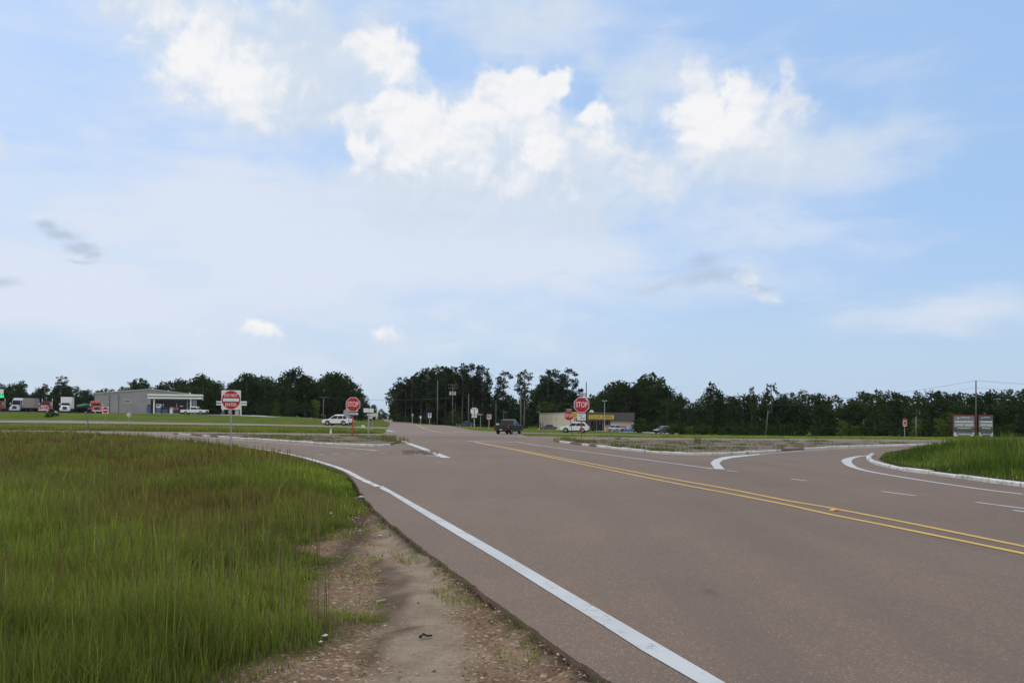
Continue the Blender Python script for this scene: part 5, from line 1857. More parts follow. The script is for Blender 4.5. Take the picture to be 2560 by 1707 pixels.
def pickup(label, loc, rz, m, L=5.9, W=2.0, Ht=1.92, group=None, open_gate=False):
    t = thing("pickup_truck", label, "pickup truck", loc, rz, group)
    r = .41
    xf, xr_ = L * .315, -L * .285
    sill = .46
    bz = 1.16
    xc0, xc1 = L * .20, -L * .125           # cab
    a1, a2 = arch(xr_, r, sill), arch(xf, r, sill)
    out = a2 + [(L / 2 - .04, sill + .02), (L / 2, .72), (L / 2 - .04, bz - .1), (L / 2 - .3, bz), (xc0, bz + .04), (xc1, bz + .03), (xc1, sill)]
    body_shell(out, W, .08, m, t)
    cabin(t, W, m, xc0 + .12, xc1, xc0 - .5, xc1 + .22, bz, Ht, (.52,), .17)
    bed = MB()
    for s in (-1, 1):
        o2 = [(x, z) for x, z in a1] + [(xc1 - .03, sill), (xc1 - .03, bz + .02), (-L / 2, bz + .02), (-L / 2, sill + .1)]
        bed.prism(o2, s * (W / 2 - .02), s * (W / 2 - .12))
    bed.box(((xc1 - L / 2) / 2, 0, .74), (L / 2 + xc1 - .1, W - .26, .08))
    bed.box((xc1 - .08, 0, .95), (.06, W - .24, .42))
    bd = bed.build("cargo_bed", m, t)
    mb = MB(); mb.box((-L / 2 + .04, 0, .93), (.07, W - .24, .46)); g_ = mb.build("tailgate", m, t)
    mb = MB(); mb.box((-L / 2 - .004, 0, 1.02), (.03, .3, .07)); mb.build("tailgate_handle", m_trim, g_)
    mb = MB(); mb.box((-L / 2 - .06, 0, .58), (.18, W * .92, .17)); mb.build("rear_bumper", m_chrome if m is not m_cblack else m_trim, t)
    mb = MB(); mb.box((L / 2 + .02, 0, .60), (.16, W * .92, .22)); mb.build("front_bumper", m_chrome, t)
    mb = MB(); mb.box((L / 2 - .01, 0, .9), (.06, W * .5, .28)); mb.build("grille", m_trim, t)
    mb = MB(); mb.box((-L / 2 - .155, 0, .60), (.02, .32, .13)); mb.build("licence_plate", m_plate, t)
    mb = MB(); mb.box((0, 0, .42), (L * .86, W * .55, .16)); mb.build("underbody", m_trim, t)
    for s in (-1, 1):
        mb = MB(); mb.box((L / 2 - .1, s * (W / 2 - .22), .95), (.2, .34, .2)); mb.build("headlight", m_lamp, t)
        mb = MB(); mb.box((-L / 2 + .05, s * (W / 2 - .08), .96), (.12, .17, .34)); mb.build("taillight", m_tail, t)
        mb = MB(); mb.box((xc0 - .1, s * (W / 2 + .13), bz + .17), (.1, .2, .24)); mb.build("mirror", m_trim, t)
        mb = MB(); mb.box(((xc0 + xc1) / 2 - .3, s * (W / 2 + .003), bz - .14), (.18, .03, .04)); mb.build("door_handle", m_chrome, t)
        mb = MB(); mb.box(((xc0 + xc1) / 2, s * (W / 2 - .02), sill - .05), (1.7, .14, .06)); mb.build("running_board", m_trim, t)
        wheel(t, xf, s * (W / 2 - .14), r, .26)
        wheel(t, xr_, s * (W / 2 - .14), r, .26)
    return t

def semi(label, loc, rz, m, sleeper=True, trailer=None, stacks=True, box=False, Ht=2.9, tl=9.0, th=3.9, name="semi_truck"):
    t = thing(name, label, "truck", loc, rz)
    W = 2.4
    # hood
    hood = [(.2, .62), (2.15, .62), (2.22, 1.0), (2.15, 1.55), (1.2, 1.75), (.2, 1.86)]
    body_shell(hood, 1.75, .16, m, t, "hood")
    fend = MB()
    for s in (-1, 1):
        fend.prism(arch(1.35, .50, .55) + [(2.1, .7), (2.1, 1.05), (1.9, 1.22), (.75, 1.22), (.6, 1.0)], s * .86, s * W / 2)
    fend.build("fenders", m, t)
    cabin(t, W - .2, m, .42, -1.1, .12, -1.0, 1.55, Ht, (.6,), .08, rear_glass=False, name="cab_top", arc=.2)
    body_shell([(-1.15, .75), (.35, .75), (.4, 1.6), (-1.15, 1.6)], W - .2, .06, m, t, "cab")
    if sleeper:
        body_shell([(-2.6, .85), (-1.1, .85), (-1.1, Ht + .02), (-1.6, Ht + .5), (-2.6, Ht + .55)], W - .1, .12, m, t, "sleeper")
    mb = MB(); mb.box((2.19, 0, 1.12), (.12, .95, .82)); mb.build("grille", m_chrome if stacks else m_trim, t)
    mb = MB()
    for k in range(7):
        mb.box((2.26, -.36 + .12 * k, 1.12), (.02, .05, .72))
    mb.build("grille_bars", m_trim, t)
    mb = MB(); mb.box((2.24, 0, .55), (.22, W * .98, .34)); mb.build("bumper", m_chrome, t)
    mb = MB(); mb.box((-.6, 0, .7), (4.6, .9, .25)); mb.build("chassis", m_trim, t)
    mb = MB(); mb.box((.2, 0, Ht - .02), (.25, W - .7, .12)); mb.build("sun_visor", m, t)
    for s in (-1, 1):
        mb = MB(); mb.box((2.0, s * .98, 1.08), (.2, .34, .2)); mb.build("headlight", m_lamp, t)
        mb = MB(); mb.box((.35, s * (W / 2 + .18), 2.1), (.1, .22, .55)); mb.build("mirror", m_chrome, t)
        if stacks:
            mb = MB(); mb.tube((-1.2, s * (W / 2 - .02), .9), (-1.2, s * (W / 2 - .02), Ht + .75), .09, .09, 10); mb.build("exhaust_stack", m_chrome, t)
        wheel(t, 1.35, s * (W / 2 - .16), .5, .3)
        for x in (-2.2, -3.4):
            wheel(t, x, s * (W / 2 - .25), .5, .5)
    if trailer is not None:
        zb = 1.05
        if box:
            mb = MB(); mb.box((-2.9 - tl / 2 + .9, 0, (zb + th) / 2), (tl, 2.55, th - zb)); tr = mb.build("box_body", trailer, t)
            mb = MB()
            for k in range(int(tl / .9)):
                for s in (-1, 1):
                    mb.box((-2.2 - .9 * k, s * 1.285, (zb + th) / 2), (.06, .03, th - zb - .1))
            mb.build("side_ribs", trailer, tr)
            mb = MB(); mb.box((-2.9 - tl / 2 + .9, 0, th + .03), (tl + .05, 2.6, .08)); mb.build("roof_rail", m_trailw if trailer is m_trailw else m_back, tr)
            for s in (-1, 1):
                for x in (-tl - .6, -tl - 1.8 + 2.2):
                    wheel(t, x, s * 1.0, .5, .5)
        else:
            mb = MB(); mb.box((-2.9 - tl / 2 + .9, 0, 1.18), (tl, 2.5, .28)); mb.build("flatbed", trailer, t)
            for s in (-1, 1):
                for x in (-tl + .2, -tl - 1.0):
                    wheel(t, x, s * 1.0, .5, .5)
    return t

def on(u, D):
    p = place(u, D)
    return (p.x, p.y, p.z)
def onroad(u, D, off):
    p = place(u, D)
    return (p.x, p.y, p.z + off)

# moving and parked traffic
pu = onroad(1272, 107, .012)
pickup("dark pickup truck seen from behind, crossing the highway junction", pu, R(90 - 19), m_cblack, 5.8, 2.02, 1.92)
suv("white SUV driving left on the far carriageway behind the left STOP sign", onroad(845, 130, .0), R(180 - 14), m_cwhite, 4.75, 1.92, 1.72)
suv("white SUV behind the red post of the biggest STOP sign", onroad(1437, 136, .0), R(180 - 12), m_cwhite, 4.75, 1.95, 1.76)
suv("dark blue sedan with silver roof line, left of the white route shield", on(1164, 205), R(180 - 3), m_cnavy, 4.75, 1.82, 1.47, name="sedan", kind='sedan')
suv("dark hatchback parked along the beige side wall of the store", on(1371, 226), R(168), m_cdark, 4.7, 1.8, 1.5, name="sedan", kind='sedan')
suv("small silver car parked in front of the store entrance", onroad(1540, 199, .02), R(-52), m_csilver, 4.4, 1.78, 1.6, name="sedan", kind='sedan')
suv("dark SUV parked at the right end of the lot beside the thicket", onroad(1657, 187, .02), R(212), m_cdark, 4.3, 1.85, 1.66)
pickup("white crew cab pickup parked under the right end of the station canopy", onroad(486, 205, .02), R(-6), m_cwhite, 6.5, 2.05, 1.95)

# trucks parked in a row left of the filling station
fwd = R(-62)
semi("red truck cut off by the left edge of the photo", onroad(-6, 213, .02), R(-80), m_tred2, False, None, True, Ht=2.7)
semi("pale lilac truck with a tall roof fairing, second in the parked row", onroad(41, 214, .02), R(-72), m_tlav, True, m_trailer, False, True, 3.1, 9, 3.6)
semi("red truck with two chrome stacks between the grey trailer and the white box truck", onroad(114, 212, .02), R(-74), m_tred, False, None, True, Ht=2.75)
semi("white truck with a tall white box body, right of the red truck with chrome stacks", onroad(163, 212, .02), R(-66), m_cwhite, False, m_trailw, False, True, 2.6, 7.5, 4.0, name="box_truck")
semi("shiny red truck pulling a flatbed, nearest the grey station building", onroad(240, 211, .02), R(-58), m_tred, True, m_trailer, False, False, 2.55, 7.5)
p = place(208, 214)
t = thing("green_tarp_load", "long green tarp covered load sloping on the flatbed of the shiny red truck", "tarp load", (p.x, p.y, p.z + 1.5), R(-20))
mb = MB(); mb.loft([[(-1.5, -.9, .1), (-1.5, .9, .1), (-1.5, .75, .62), (-1.5, -.75, .62)], [(1.5, -.9, .42), (1.5, .9, .42), (1.5, .75, .98), (1.5, -.75, .98)]]); mb.build("tarp", mat("green tarp", (.03, .22, .12), .6, noise=.2, nscale=2), t)
mb = MB(); mb.box((0, 0, .12), (3.1, 1.7, .12)); mb.build("pallet_base", m_wood, t)

D = 214
p = place(72, D)
t = thing("box_trailer", "weathered grey box trailer standing alone between the lilac and red trucks", "trailer", (p.x, p.y, p.z + .02), R(-70))
mb = MB(); mb.box((-2.5, 0, 2.35), (6.5, 2.6, 2.5)); tb = mb.build("trailer_body", m_trailer, t)
mb = MB()
for k in range(5):
    mb.box((.77, -1.0 + .5 * k, 2.35), (.05, .06, 2.4))
for k in range(8):
    for s in (-1, 1):
        mb.box((-5.3 + .8 * k, s * 1.31, 2.35), (.06, .04, 2.4))
mb.build("wall_ribs", m_trailer, tb)
mb = MB(); mb.box((-2.5, 0, .98), (6.2, 1.2, .22)); mb.build("chassis", m_trim, t)
for s in (-1, 1):
    mb = MB(); mb.box((.1, s * .8, .5), (.12, .12, 1.0)); mb.build("landing_leg", m_trim, t)
    for x in (-3.6, -4.8):
        wheel(t, x, s * 1.0, .5, .5)
# ------------------------------------------------------------------ buildings and what stands about them
m_ribbed, nb, bs = newmat("ribbed grey metal wall")
tcx = nb.n("ShaderNodeTexCoord").outputs["Object"]
wv = nb.n("ShaderNodeTexWave", wave_type='BANDS', bands_direction='X')
nb.put(wv.inputs["Vector"], tcx)
wv.inputs["Scale"].default_value = 1.1
nn = nb.noise(tcx, .35, 5, .6)
nb.put(bs.inputs["Base Color"], nb.mix(nb.ramp(nn, .3, .7), (.205, .205, .205), (.255, .255, .255)))
bp = nb.n("ShaderNodeBump")
bp.inputs["Strength"].default_value = .4
bp.inputs["Distance"].default_value = .05
nb.put(bp.inputs["Height"], wv.outputs["Fac"])
nb.put(bs.inputs["Normal"], bp.outputs[0])
bs.inputs["Roughness"].default_value = .6
m_roof = mat("pale metal roof", (.42, .42, .40), .5, .2, noise=.1, nscale=.5)
m_canw = mat("canopy white", (.70, .71, .69), .45)
m_cang = mat("canopy green", (.012, .16, .10), .45)
m_cream = mat("cream painted wall", (.52, .47, .36), .8, noise=.07, nscale=.3)
m_brown = mat("dark brown cladding", (.075, .066, .064), .7, noise=.12, nscale=.6)
m_shopy = mat("shop sign yellow", (.62, .47, .03), .5)
m_shopk = mat("shop sign lettering", (.035, .03, .01), .5)
m_soffit = mat("dark soffit", (.10, .10, .10), .8)
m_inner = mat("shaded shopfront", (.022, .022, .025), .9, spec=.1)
m_pumpw = mat("pump white", (.55, .56, .56), .5)
m_pumpb = mat("pump blue", (.06, .10, .20), .5)
m_pinkred = mat("faded red plastic", (.45, .12, .11), .5)
m_bluep = mat("bright blue plastic", (.05, .22, .62), .5)

# --- filling station: wide low gable ended metal building
D = 238
k = D / F
b = place(360, D)
t = thing("filling_station", "grey ribbed metal filling station building with a low gable", "building", b, R(14))
X = lambda u: (u - 360) * k
Z = lambda v, u=360: zat(u, v, D) - b.z
zr, ze = Z(973.5, 375), Z(984.5, 300)
x0, x1 = X(246), X(474)
xm = X(376)
dep = 9
wall = MB()
wall.prism([(x0, -1.2), (x1, -1.2), (x1, ze), (xm, zr), (x0, ze)], 0, dep)
wb_ = wall.build("wall", m_ribbed, t)
rf = MB()
for (a, az_, c_, cz_) in ((x0 - .3, ze - .05, xm, zr + .02), (xm, zr + .02, x1 + .3, ze - .05)):
    rf.loft([[(a, -.35, az_), (a, dep + .3, az_), (a, dep + .3, az_ + .22), (a, -.35, az_ + .22)], [(c_, -.35, cz_), (c_, dep + .3, cz_), (c_, dep + .3, cz_ + .22), (c_, -.35, cz_ + .22)]])
rf.build("roof", m_roof, t)
for u in (280, 301):
    mb = MB(); mb.box((X(u), -.06, ze / 2 - .3), (.16, .1, ze + .2)); mb.build("downpipe", m_soffit, t)
mb = MB(); mb.box((X(258), -.05, ze / 2 - .4), (.1, .08, ze)); mb.build("downpipe", m_back, t)
p_ = MB(); p_.box((X(320), -.06, Z(1003)), (14.5 * k, .1, 9 * k)); sg = p_.build("wall_sign", m_canw, t)
mb = MB(); mb.box((X(320), -.12, Z(1003)), (13.4 * k, .03, 8 * k)); mb.build("sign_face", m_ribbed, sg)
for j in range(3):
    mb = MB()
    q = disc(1.7 * k, Z(1003), 14)
    mb.prism([(X(315.6 + 4.4 * j) + x, z) for x, z in q], -.16, -.14); mb.build("sign_glyph", m_soffit, sg)
mb = MB(); mb.box((X(269), -.04, Z(987)), (4 * k, .06, 2 * k)); mb.build("wall_vent", m_soffit, t)
mb = MB(); mb.box((X(424), -.05, Z(1016)), (98 * k, .08, 36 * k)); mb.build("shopfront", m_inner, t)
for u in (385, 405, 436, 462):
    mb = MB(); mb.box((X(u), -.12, Z(1021)), (.14, .08, 26 * k)); mb.build("window_mullion", m_back, t)
mb = MB(); mb.box((X(395), -.14, Z(1011.5)), (14 * k, .06, 2.6 * k)); mb.build("window_poster", m_pumpw, t)
mb = MB(); mb.ball((X(467), -.6, Z(981)), (2.3 * k, .3, 1.6 * k), 10, 6); lm = mb.build("wall_lamp", m_canw, t)
for (u, w_, v0, v1, mm, nm) in ((396, 8, 1018, 1021, m_pumpw, "window_poster"), (396, 8, 1024, 1027, m_pumpw, "window_poster"), (447, 8, 1012.5, 1015.5, m_back, "window_poster")):
    mb = MB(); mb.box((X(u), -.14, (Z(v0) + Z(v1)) / 2), (w_ * k, .06, (v1 - v0) * k)); mb.build(nm, mm, t)

# --- big canopy in front
def canopy(label, u0, uc, u1, vt, vb, D, posts, dep, name="fuel_canopy"):
    k = D / F
    b = place(uc, D)
    t = thing(name, label, "canopy", b, R(1))
    X = lambda u: (u - uc) * k
    z0, z1 = zat(uc, vb, D) - b.z, zat(uc, vt, D) - b.z
    hh_ = z1 - z0
    xl, xr_ = X(uc), X(u1)
    xrb = xr_ + (u1 - 1280) / F * dep * .9
    for nm, a, c_, m, pr in (("lower_fascia", 0, .34, m_canw, .03), ("stripe", .34, .62, m_cang, 0.0), ("upper_fascia", .62, 1, m_canw, .03)):
        mb = MB()
        mb.loft([[(xl - pr, -pr, z0 + hh_ * a), (xr_ + pr, -pr, z0 + hh_ * a), (xrb + pr, dep, z0 + hh_ * a), (X(u0) - pr, dep, z0 + hh_ * a)],
                 [(xl - pr, -pr, z0 + hh_ * c_), (xr_ + pr, -pr, z0 + hh_ * c_), (xrb + pr, dep, z0 + hh_ * c_), (X(u0) - pr, dep, z0 + hh_ * c_)]])
        mb.build(nm, m, t)
    mb = MB()
    mb.loft([[(xl + .2, .2, zz), (xr_ - .2, .2, zz), (xrb - .2, dep - .2, zz), (X(u0) + .2, dep - .2, zz)] for zz in (z0 - .06, z0 - .01)]); mb.build("soffit", m_soffit, t)
    for (u, y) in posts:
        mb = MB(); mb.box((X(u), y, z0 / 2 - .3), (.30, .30, z0 + .55)); mb.build("post", m_back if y > 3 else m_canw, t)
    return t, X, k, b
t, X, k, b = canopy("long white canopy with a green stripe over the pumps of the grey station", 337, 367.5, 504, 984.6, 996, 212, ((381, .8), (361.5, 6), (449, 5), (472.5, .8)), 14)
canopy("small far white and green striped canopy behind the DO NOT ENTER sign", 538, 540, 615, 1002.2, 1012.5, 224, ((555, .6), (566, 3), (589, .6), (599.5, .6)), 6)

def fuel_pump(label, u, D, m, m2, w_=.9, hh_=1.9, name="fuel_pump", group=None):
    b = place(u, D)
    t = thing(name, label, "fuel pump", (b.x, b.y, b.z + .02), 0, group)
    mb = MB(); mb.box((0, 0, .08), (w_ * 1.3, .8, .16)); mb.build("plinth", m_lot, t)
    mb = MB(); mb.box((0, 0, .16 + hh_ * .3), (w_, .55, hh_ * .6)); mb.build("lower_panel", m2, t)
    mb = MB(); mb.box((0, 0, .16 + hh_ * .8), (w_ * .94, .5, hh_ * .4)); h_ = mb.build("pump_head", m, t)
    mb = MB(); mb.box((0, -.26, .16 + hh_ * .85), (w_ * .6, .02, hh_ * .16)); mb.build("display", m_trim, h_)
    for s in (-1, 1):
        mb = MB(); mb.path([(s * w_ * .46, -.2, hh_ * .8), (s * w_ * .62, -.3, hh_ * .45), (s * w_ * .5, -.3, hh_ * .3), (s * w_ * .46, -.26, hh_ * .6)], .025, .025, 5); mb.build("hose", m_trim, t)
    return t
fuel_pump("white fuel pump standing right of the first canopy post", 396, 209, m_pumpw, m_pumpb, 1.1, 2.3)
fuel_pump("white fuel pump in the middle under the long canopy", 428, 209, m_pumpw, m_pumpw, .7, 1.5)
fuel_pump("dark blue fuel pump left of the middle under the long canopy", 413, 212, m_trim, m_pumpb, 1.3, 1.6)
fuel_pump("red sided fuel pump near the parked white pickup", 440, 213, m_pinkred, m_trim, 1.2, 1.5)
fuel_pump("blue ice chest by the wall left of the first canopy post", 372, 218, m_pumpb, m_pumpb, 1.0, 2.3, name="ice_chest")
fuel_pump("cream and brown fuel pump under the small far canopy", 592.5, 222, mat("pump cream", (.50, .42, .32), .5), mat("pump tan", (.42, .36, .28), .5), .95, 1.2)
fuel_pump("red and white fuel pump just left of the DO NOT ENTER post", 573.5, 222, m_pumpw, m_pinkred, .6, 1.0)
fuel_pump("dark blue bin with white base under the small far canopy", 557, 222, m_pumpb, m_pumpb, .8, .9, name="waste_bin")

# --- price sign cut off by the left edge
D = 205
k = D / F
b = place(-6, D)
t = thing("price_sign", "white filling station sign with a lit green panel at the left edge", "sign", b)
Z = lambda v: zat(-6, v, D) - b.z
mb = MB(); mb.box((0, 0, Z(979)), (24 * k, .5, 13 * k)); mb.build("logo_panel", m_canw, t)
mb = MB(); mb.box((0, 0, Z(990.5)), (26 * k, .5, 7 * k)); mb.build("price_panel", mat("lit green price panel", (.02, .3, .1), .4, emit=(.03, .75, .22, .8)), t)
mb = MB(); mb.box((0, .1, Z(990) / 2), (3 * k, .3, Z(990))); mb.build("pole", m_back, t)

# --- store with a long cream side wall and a dark shopfront
D = 240
k = D / F
bl = place(1440, D)
t = thing("store_building", "long low cream walled store with a dark brown front and yellow sign", "building", bl)
br = place(1585, D)
xw = br.x - bl.x
Z = lambda v, u=1500: zat(u, v, D) - bl.z
ztop, zband = Z(1030.5), Z(1052)
pe = at(1348, 1071, 290)
vx, vy = pe.x - bl.x, pe.y - bl.y
zback = zat(1348, 1033.5, 290) - bl.z
side = MB()
side.loft([[(0, 0, -1.5), (xw, 0, -1.5), (xw + vx, vy, -1.5), (vx, vy, -1.5)], [(0, 0, ztop - .15), (xw, 0, ztop - .2), (xw + vx, vy, zback - .2), (vx, vy, zback)]])
side.build("wall", m_cream, t)
mb = MB(); mb.loft([[(-.12, -.1, ztop - .15), (.1, -.1, ztop - .15), (vx + .1, vy, zback), (vx - .12, vy, zback)], [(-.12, -.1, ztop + .02), (.1, -.1, ztop + .02), (vx + .1, vy, zback + .16), (vx - .12, vy, zback + .16)]]); mb.build("roof_edge", m_roof, t)
mb = MB(); mb.prism([(0, zband), (xw, zband), (xw, ztop - .05), (0, ztop)], -.9, -.02); fb_ = mb.build("front_fascia", m_brown, t)
mb = MB(); mb.box((xw * .70, -.95, (ztop + zband) / 2), (.1, .08, ztop - zband - .1)); mb.build("fascia_seam", m_soffit, fb_)
xs0, xs1 = (1471 - 1440) * k, (1533.5 - 1440) * k
mb = MB(); mb.box(((xs0 + xs1) / 2, -1.0, Z(1042.3)), (xs1 - xs0, .16, 9.4 * k)); sg = mb.build("shop_sign", m_shopy, t)
lettering("DOLLAR GENERAL", 8.4 * k, m_shopk, sg, ((xs0 + xs1) / 2, -1.1, Z(1042.3)), fit_w=(xs1 - xs0) * .92, weight=.02)
xe0, xe1 = (1488 - 1440) * k, (1526 - 1440) * k
mb = MB(); mb.box((xe0 / 2, -.05, zband / 2 - .3), (xe0, .1, zband + .6)); mb.build("front_panel", m_brown, t)
mb = MB(); mb.box(((xe0 + xe1) / 2, -.04, zband / 2 - .3), (xe1 - xe0, .08, zband + .6)); en = mb.build("entrance", m_inner, t)
for j in range(5):
    mb = MB(); mb.box((xe0 + (xe1 - xe0) * (j + .5) / 5, -.10, zband / 2 - .2), (.09, .06, zband)); mb.build("door_frame", m_back, en)
mb = MB(); mb.box((xe0 + (xe1 - xe0) * .35, -.12, zband * .35), (1.0, .05, 1.4)); mb.build("door_pane", m_glass, en)
mb = MB(); mb.box(((xe1 + xw) / 2, -.03, zband * .95), (xw - xe1, .06, .25)); mb.build("wall_cap", m_roof, t)
for j in range(5):
    s = .12 + .18 * j
    mb = MB(); mb.box((vx * s - .05, vy * s, zback * .62), (.16, .5, .3), Matrix.Rotation(math.atan2(vy, vx) - math.pi / 2, 3, 'Z')); mb.build("wall_vent", m_back, t)
mb = MB()
xv = (1478.5 - 1440) * k
mb.prism([(xv + 5.5 * k * math.cos(a), ztop - .1 + 6.5 * k * math.sin(a)) for a in [math.pi * i / 12 for i in range(13)]], -.8, -.2); dm = mb.build("roof_dome", m_canw, t)
mb = MB(); mb.prism([(xv - .16, ztop), (xv + .16, ztop), (xv + .05, ztop + .45), (xv - .05, ztop + .45)], -.84, -.8); mb.build("dome_emblem", m_back, dm)

# store pylon sign, mostly behind the stop signs
D = 190
k = D / F
b = place(1437, D)
t = thing("store_pylon_sign", "yellow store sign panel glimpsed between the two right STOP signs", "sign", b)
Z = lambda v: zat(1437, v, D) - b.z
mb = MB(); mb.box((0, 0, Z(1037)), (15 * k, .3, 13 * k)); pn = mb.build("sign_panel", m_shopy, t)
for v in (1034.5, 1039):
    mb = MB(); mb.box((0, -.17, Z(v)), (9 * k, .03, 2.2 * k)); mb.build("text_bar", mat("pylon brown", (.30, .14, .02), .5), pn)
mb = MB(); mb.box((0, 0, Z(1040) / 2), (2.4 * k, .2, Z(1040))); mb.build("pole", m_black, t)

# double headed lot lamp
D = 214
k = D / F
b = place(1511, D)
t = thing("lot_lamp", "slim lamp post with two square heads before the store roof", "lamp post", b)
zt = zat(1511, 1002, D) - b.z
mb = MB(); mb.tube((0, 0, -.2), (0, 0, zt), .10, .07, 8); mb.build("pole", m_back, t)
for s in (-1, 1):
    mb = MB(); mb.box((s * 3.8 * k, 0, zt + .05), (4.2 * k, .5, 2.6 * k)); hd = mb.build("lamp_head", m_back, t)
    mb = MB(); mb.tube((0, 0, zt - .05), (s * 2.2 * k, 0, zt + .02), .05, .05, 6); mb.build("arm", m_back, t)

# goods standing along the store front
def goods(label, name, cat, u, D, w_, d_, hh_, m, m2, top='box'):
    b = place(u, D)
    t = thing(name, label, cat, (b.x, b.y, b.z + .02), 0)
    if top == 'round':
        mb = MB(); mb.ball((0, 0, hh_ * .5), (w_ / 2, d_ / 2, hh_ * .5), 14, 8); mb.build("bundle", m, t, True)
        mb = MB(); mb.box((0, 0, .08), (w_ * .9, d_ * .9, .16)); mb.build("pallet", m2, t)
    else:
        mb = MB(); mb.box((0, 0, hh_ * .5), (w_, d_, hh_)); mb.build("cabinet", m, t)
        mb = MB(); mb.box((0, -d_ / 2 - .02, hh_ * .78), (w_ * .8, .04, hh_ * .3)); mb.build("front_panel", m2, t)
        mb = MB(); mb.box((0, 0, hh_ + .04), (w_ * 1.05, d_ * 1.05, .08)); mb.build("lid", m2, t)
    return t
goods("bright blue rounded bundle at the right end of the store wall", "blue_bundle", "bundle", 1573, 232, 2.0, 1.4, 1.25, m_bluep, m_wood, 'round')
goods("pile of red white and blue goods left of the blue bundle", "goods_display", "goods", 1559, 233, 1.5, 1.0, 1.6, mat("goods violet", (.16, .12, .32), .6, noise=.5, nscale=4), mat("goods pink", (.42, .16, .20), .6, noise=.4, nscale=6))
goods("red cabinet with a dull top by the store entrance", "red_cabinet", "cabinet", 1521, 234, 1.2, .9, 1.7, mat("cabinet red", (.25, .05, .045), .6), mat("cabinet grey", (.20, .17, .16), .6))
goods("narrow yellow stand beside the red cabinet at the store", "yellow_stand", "stand", 1514, 232, .55, .5, 1.35, mat("stand yellow", (.50, .33, .10), .6), mat("stand tan", (.36, .26, .14), .6))

# bollards by the store's side wall
for u, lab in ((1351, "left dark post by the end of the cream store wall"), (1357, "right dark post by the end of the cream store wall")):
    b = place(u, 232)
    t = thing("bollard", lab, "bollard", b)
    mb = MB(); mb.tube((0, 0, -.2), (0, 0, 2.0), .12, .12, 10); mb.build("bollard_post", m_black, t)
    mb = MB(); mb.tube((0, 0, 2.0), (0, 0, 2.08), .14, .10, 10); mb.build("bollard_cap", m_back, t)
# pale gate posts left of the dark pickup
for u, lab in ((1242, "left pale post beside the dark pickup"), (1246, "right pale post beside the dark pickup")):
    b = place(u, 165)
    t = thing("gate_post", lab, "post", b)
    mb = MB(); mb.box((0, 0, .4), (.22, .2, .9)); mb.build("post_body", m_signw, t)
    mb = MB(); mb.box((0, 0, .88), (.28, .26, .08)); mb.build("post_cap", m_back, t)

# ------------------------------------------------------------------ small things on the ground nearby
m_litter = mat("white litter", (.46, .46, .45), .8, noise=.1, nscale=20)
def litter(label, u, v, s, up=.02, m=m_litter, name="litter", flat=.4):
    x, y = g(u, v, -.04)
    rr = random.Random(int(u * 7 + v))
    loops = []
    n = 8
    for zz, k in ((0, .7), (flat * .5, 1.0), (flat, .45)):
        loops.append([(s * k * math.cos(2 * math.pi * i / n) * rr.uniform(.7, 1.1), s * k * .7 * math.sin(2 * math.pi * i / n) * rr.uniform(.7, 1.1), s * zz * rr.uniform(.7, 1.2)) for i in range(n)])
    mb = MB(); mb.loft(loops)
    o = mb.build(name, m)
    dz, *_ = terrain_dz(np.array([x]), np.array([y]))
    o.location = (x, y, h(x, y) + max(float(dz[0]), -.06) + up)
    o.rotation_euler = (0, 0, rr.uniform(0, 6))
    return tag(o, label, "litter")
litter("crumpled white paper on the bare soil by the grass tuft in the foreground", 812, 1596, .032, .02)
litter("pale scrap of paper just below the crumpled white paper", 801, 1611, .022, .02)
litter("white scrap on the grass edge level with the end of the thick white line", 827, 1291, .05, .06)
litter("small white scrap on the soil below the upper dark patch", 900, 1326, .03, .02)
litter("white chip lying on the asphalt beside the thick white line", 995, 1276, .055, .045, flat=.15)
litter("tiny white scrap in the grass near the left third of the verge", 737, 1187, .07, .2)
litter("pale chunk of broken concrete where the grass meets the pavement", 904, 1248, .075, .03)
litter("pale stone flake on the tyre marked gravel", 952, 1341, .03, .02)
# dark twig and a pale stick on the gravel
def stick(label, pts, r, m, name):
    P = []
    for u, v, up in pts:
        x, y = g(u, v, -.05)
        dz, *_ = terrain_dz(np.array([x]), np.array([y]))
        P.append((x, y, h(x, y) + float(dz[0]) + up))
    mb = MB(); mb.path(P, r, r * .7, 6)
    return tag(mb.build(name, m), label, "stick")
stick("short dark crooked twig lying on the pale gravel", [(1050, 1593, .018), (1058, 1589, .028), (1066, 1590, .022), (1080, 1588, .02)], .012, m_trim, "twig")
stick("straight pale stick lying across the tyre marks", [(941, 1505, .02), (965, 1502, .022)], .011, mat("pale stick", (.36, .31, .25), .8), "twig")
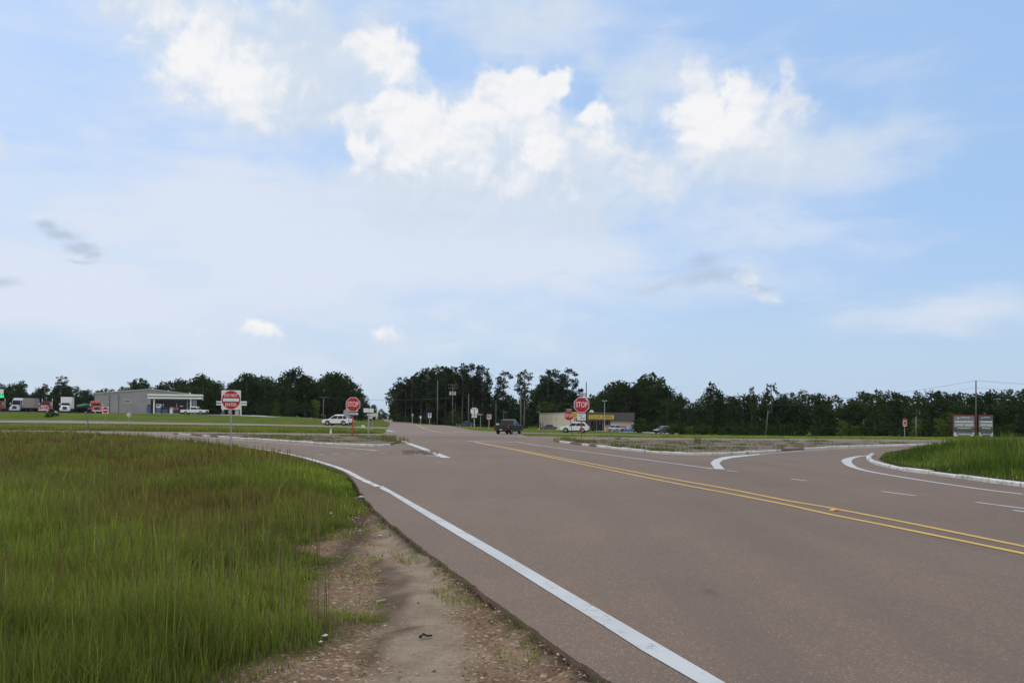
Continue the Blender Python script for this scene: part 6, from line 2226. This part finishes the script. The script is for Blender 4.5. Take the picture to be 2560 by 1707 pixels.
# yellow lane reflector on the double line
x, y = g(2087, 1277)
t = thing("lane_reflector", "small orange reflector block on the double yellow line", "road reflector", (x, y, h(x, y) + .012), R(20))
mb = MB(); mb.prism([(-.09, 0), (.09, 0), (.05, .022), (-.05, .022)], -.05, .05); mb.build("housing", mat("reflector orange", (.62, .28, .08), .5), t)
mb = MB(); mb.box((0, 0, .024), (.06, .08, .006)); mb.build("lens", m_signy, t)
# potholed patch by the stop bar
m_patch = mat("broken asphalt patch", (.115, .085, .07), .95, spec=.05, noise=.75, nscale=2.2, bump=.8)
sheet("broken_pavement", G([(1010, 1130), (1030, 1126.5), (1062, 1126), (1085, 1130), (1092, 1135), (1060, 1136), (1040, 1133.5)]), .010, m_patch, .6)
n = 260
pu_ = np.random.default_rng(77)
vv = []
ff = []
for i in range(n):
    uu, v2 = pu_.uniform(1005, 1095), pu_.uniform(1125.5, 1136)
    x, y = g(uu, v2)
    s = pu_.uniform(.02, .07)
    o = len(vv)
    for q in oct_:
        vv.append((x + q[0] * s * pu_.uniform(.7, 1.2), y + q[1] * s * pu_.uniform(.7, 1.2), h(x, y) + .02 + q[2] * s * .6))
    ff += [tuple(a + o for a in tr) for tr in tri.tolist()]
mb = MB(); mb.add(vv, ff)
tag(mb.build("broken_stones", mat("broken stones", (.16, .13, .11), .95, noise=.5, nscale=3)), "loose broken stones scattered over the torn pavement by the stop bar", "stones", None, 'stuff')

# ------------------------------------------------------------------ thin summer haze
m_haze = bpy.data.materials.new("haze")
m_haze.use_nodes = True
m_haze.node_tree.nodes.clear()
hb = NB(m_haze.node_tree)
ho = hb.n("ShaderNodeOutputMaterial")
hv = hb.n("ShaderNodeVolumePrincipled")
hv.inputs["Color"].default_value = (.86, .92, 1, 1)
hv.inputs["Density"].default_value = .00005
hb.put(ho.inputs["Volume"], hv.outputs[0])
mb = MB(); mb.box((50, 1980, 15), (5300, 4100, 60))
tag(mb.build("haze", m_haze), "thin bluish summer haze over the whole junction", "haze", None, 'stuff')
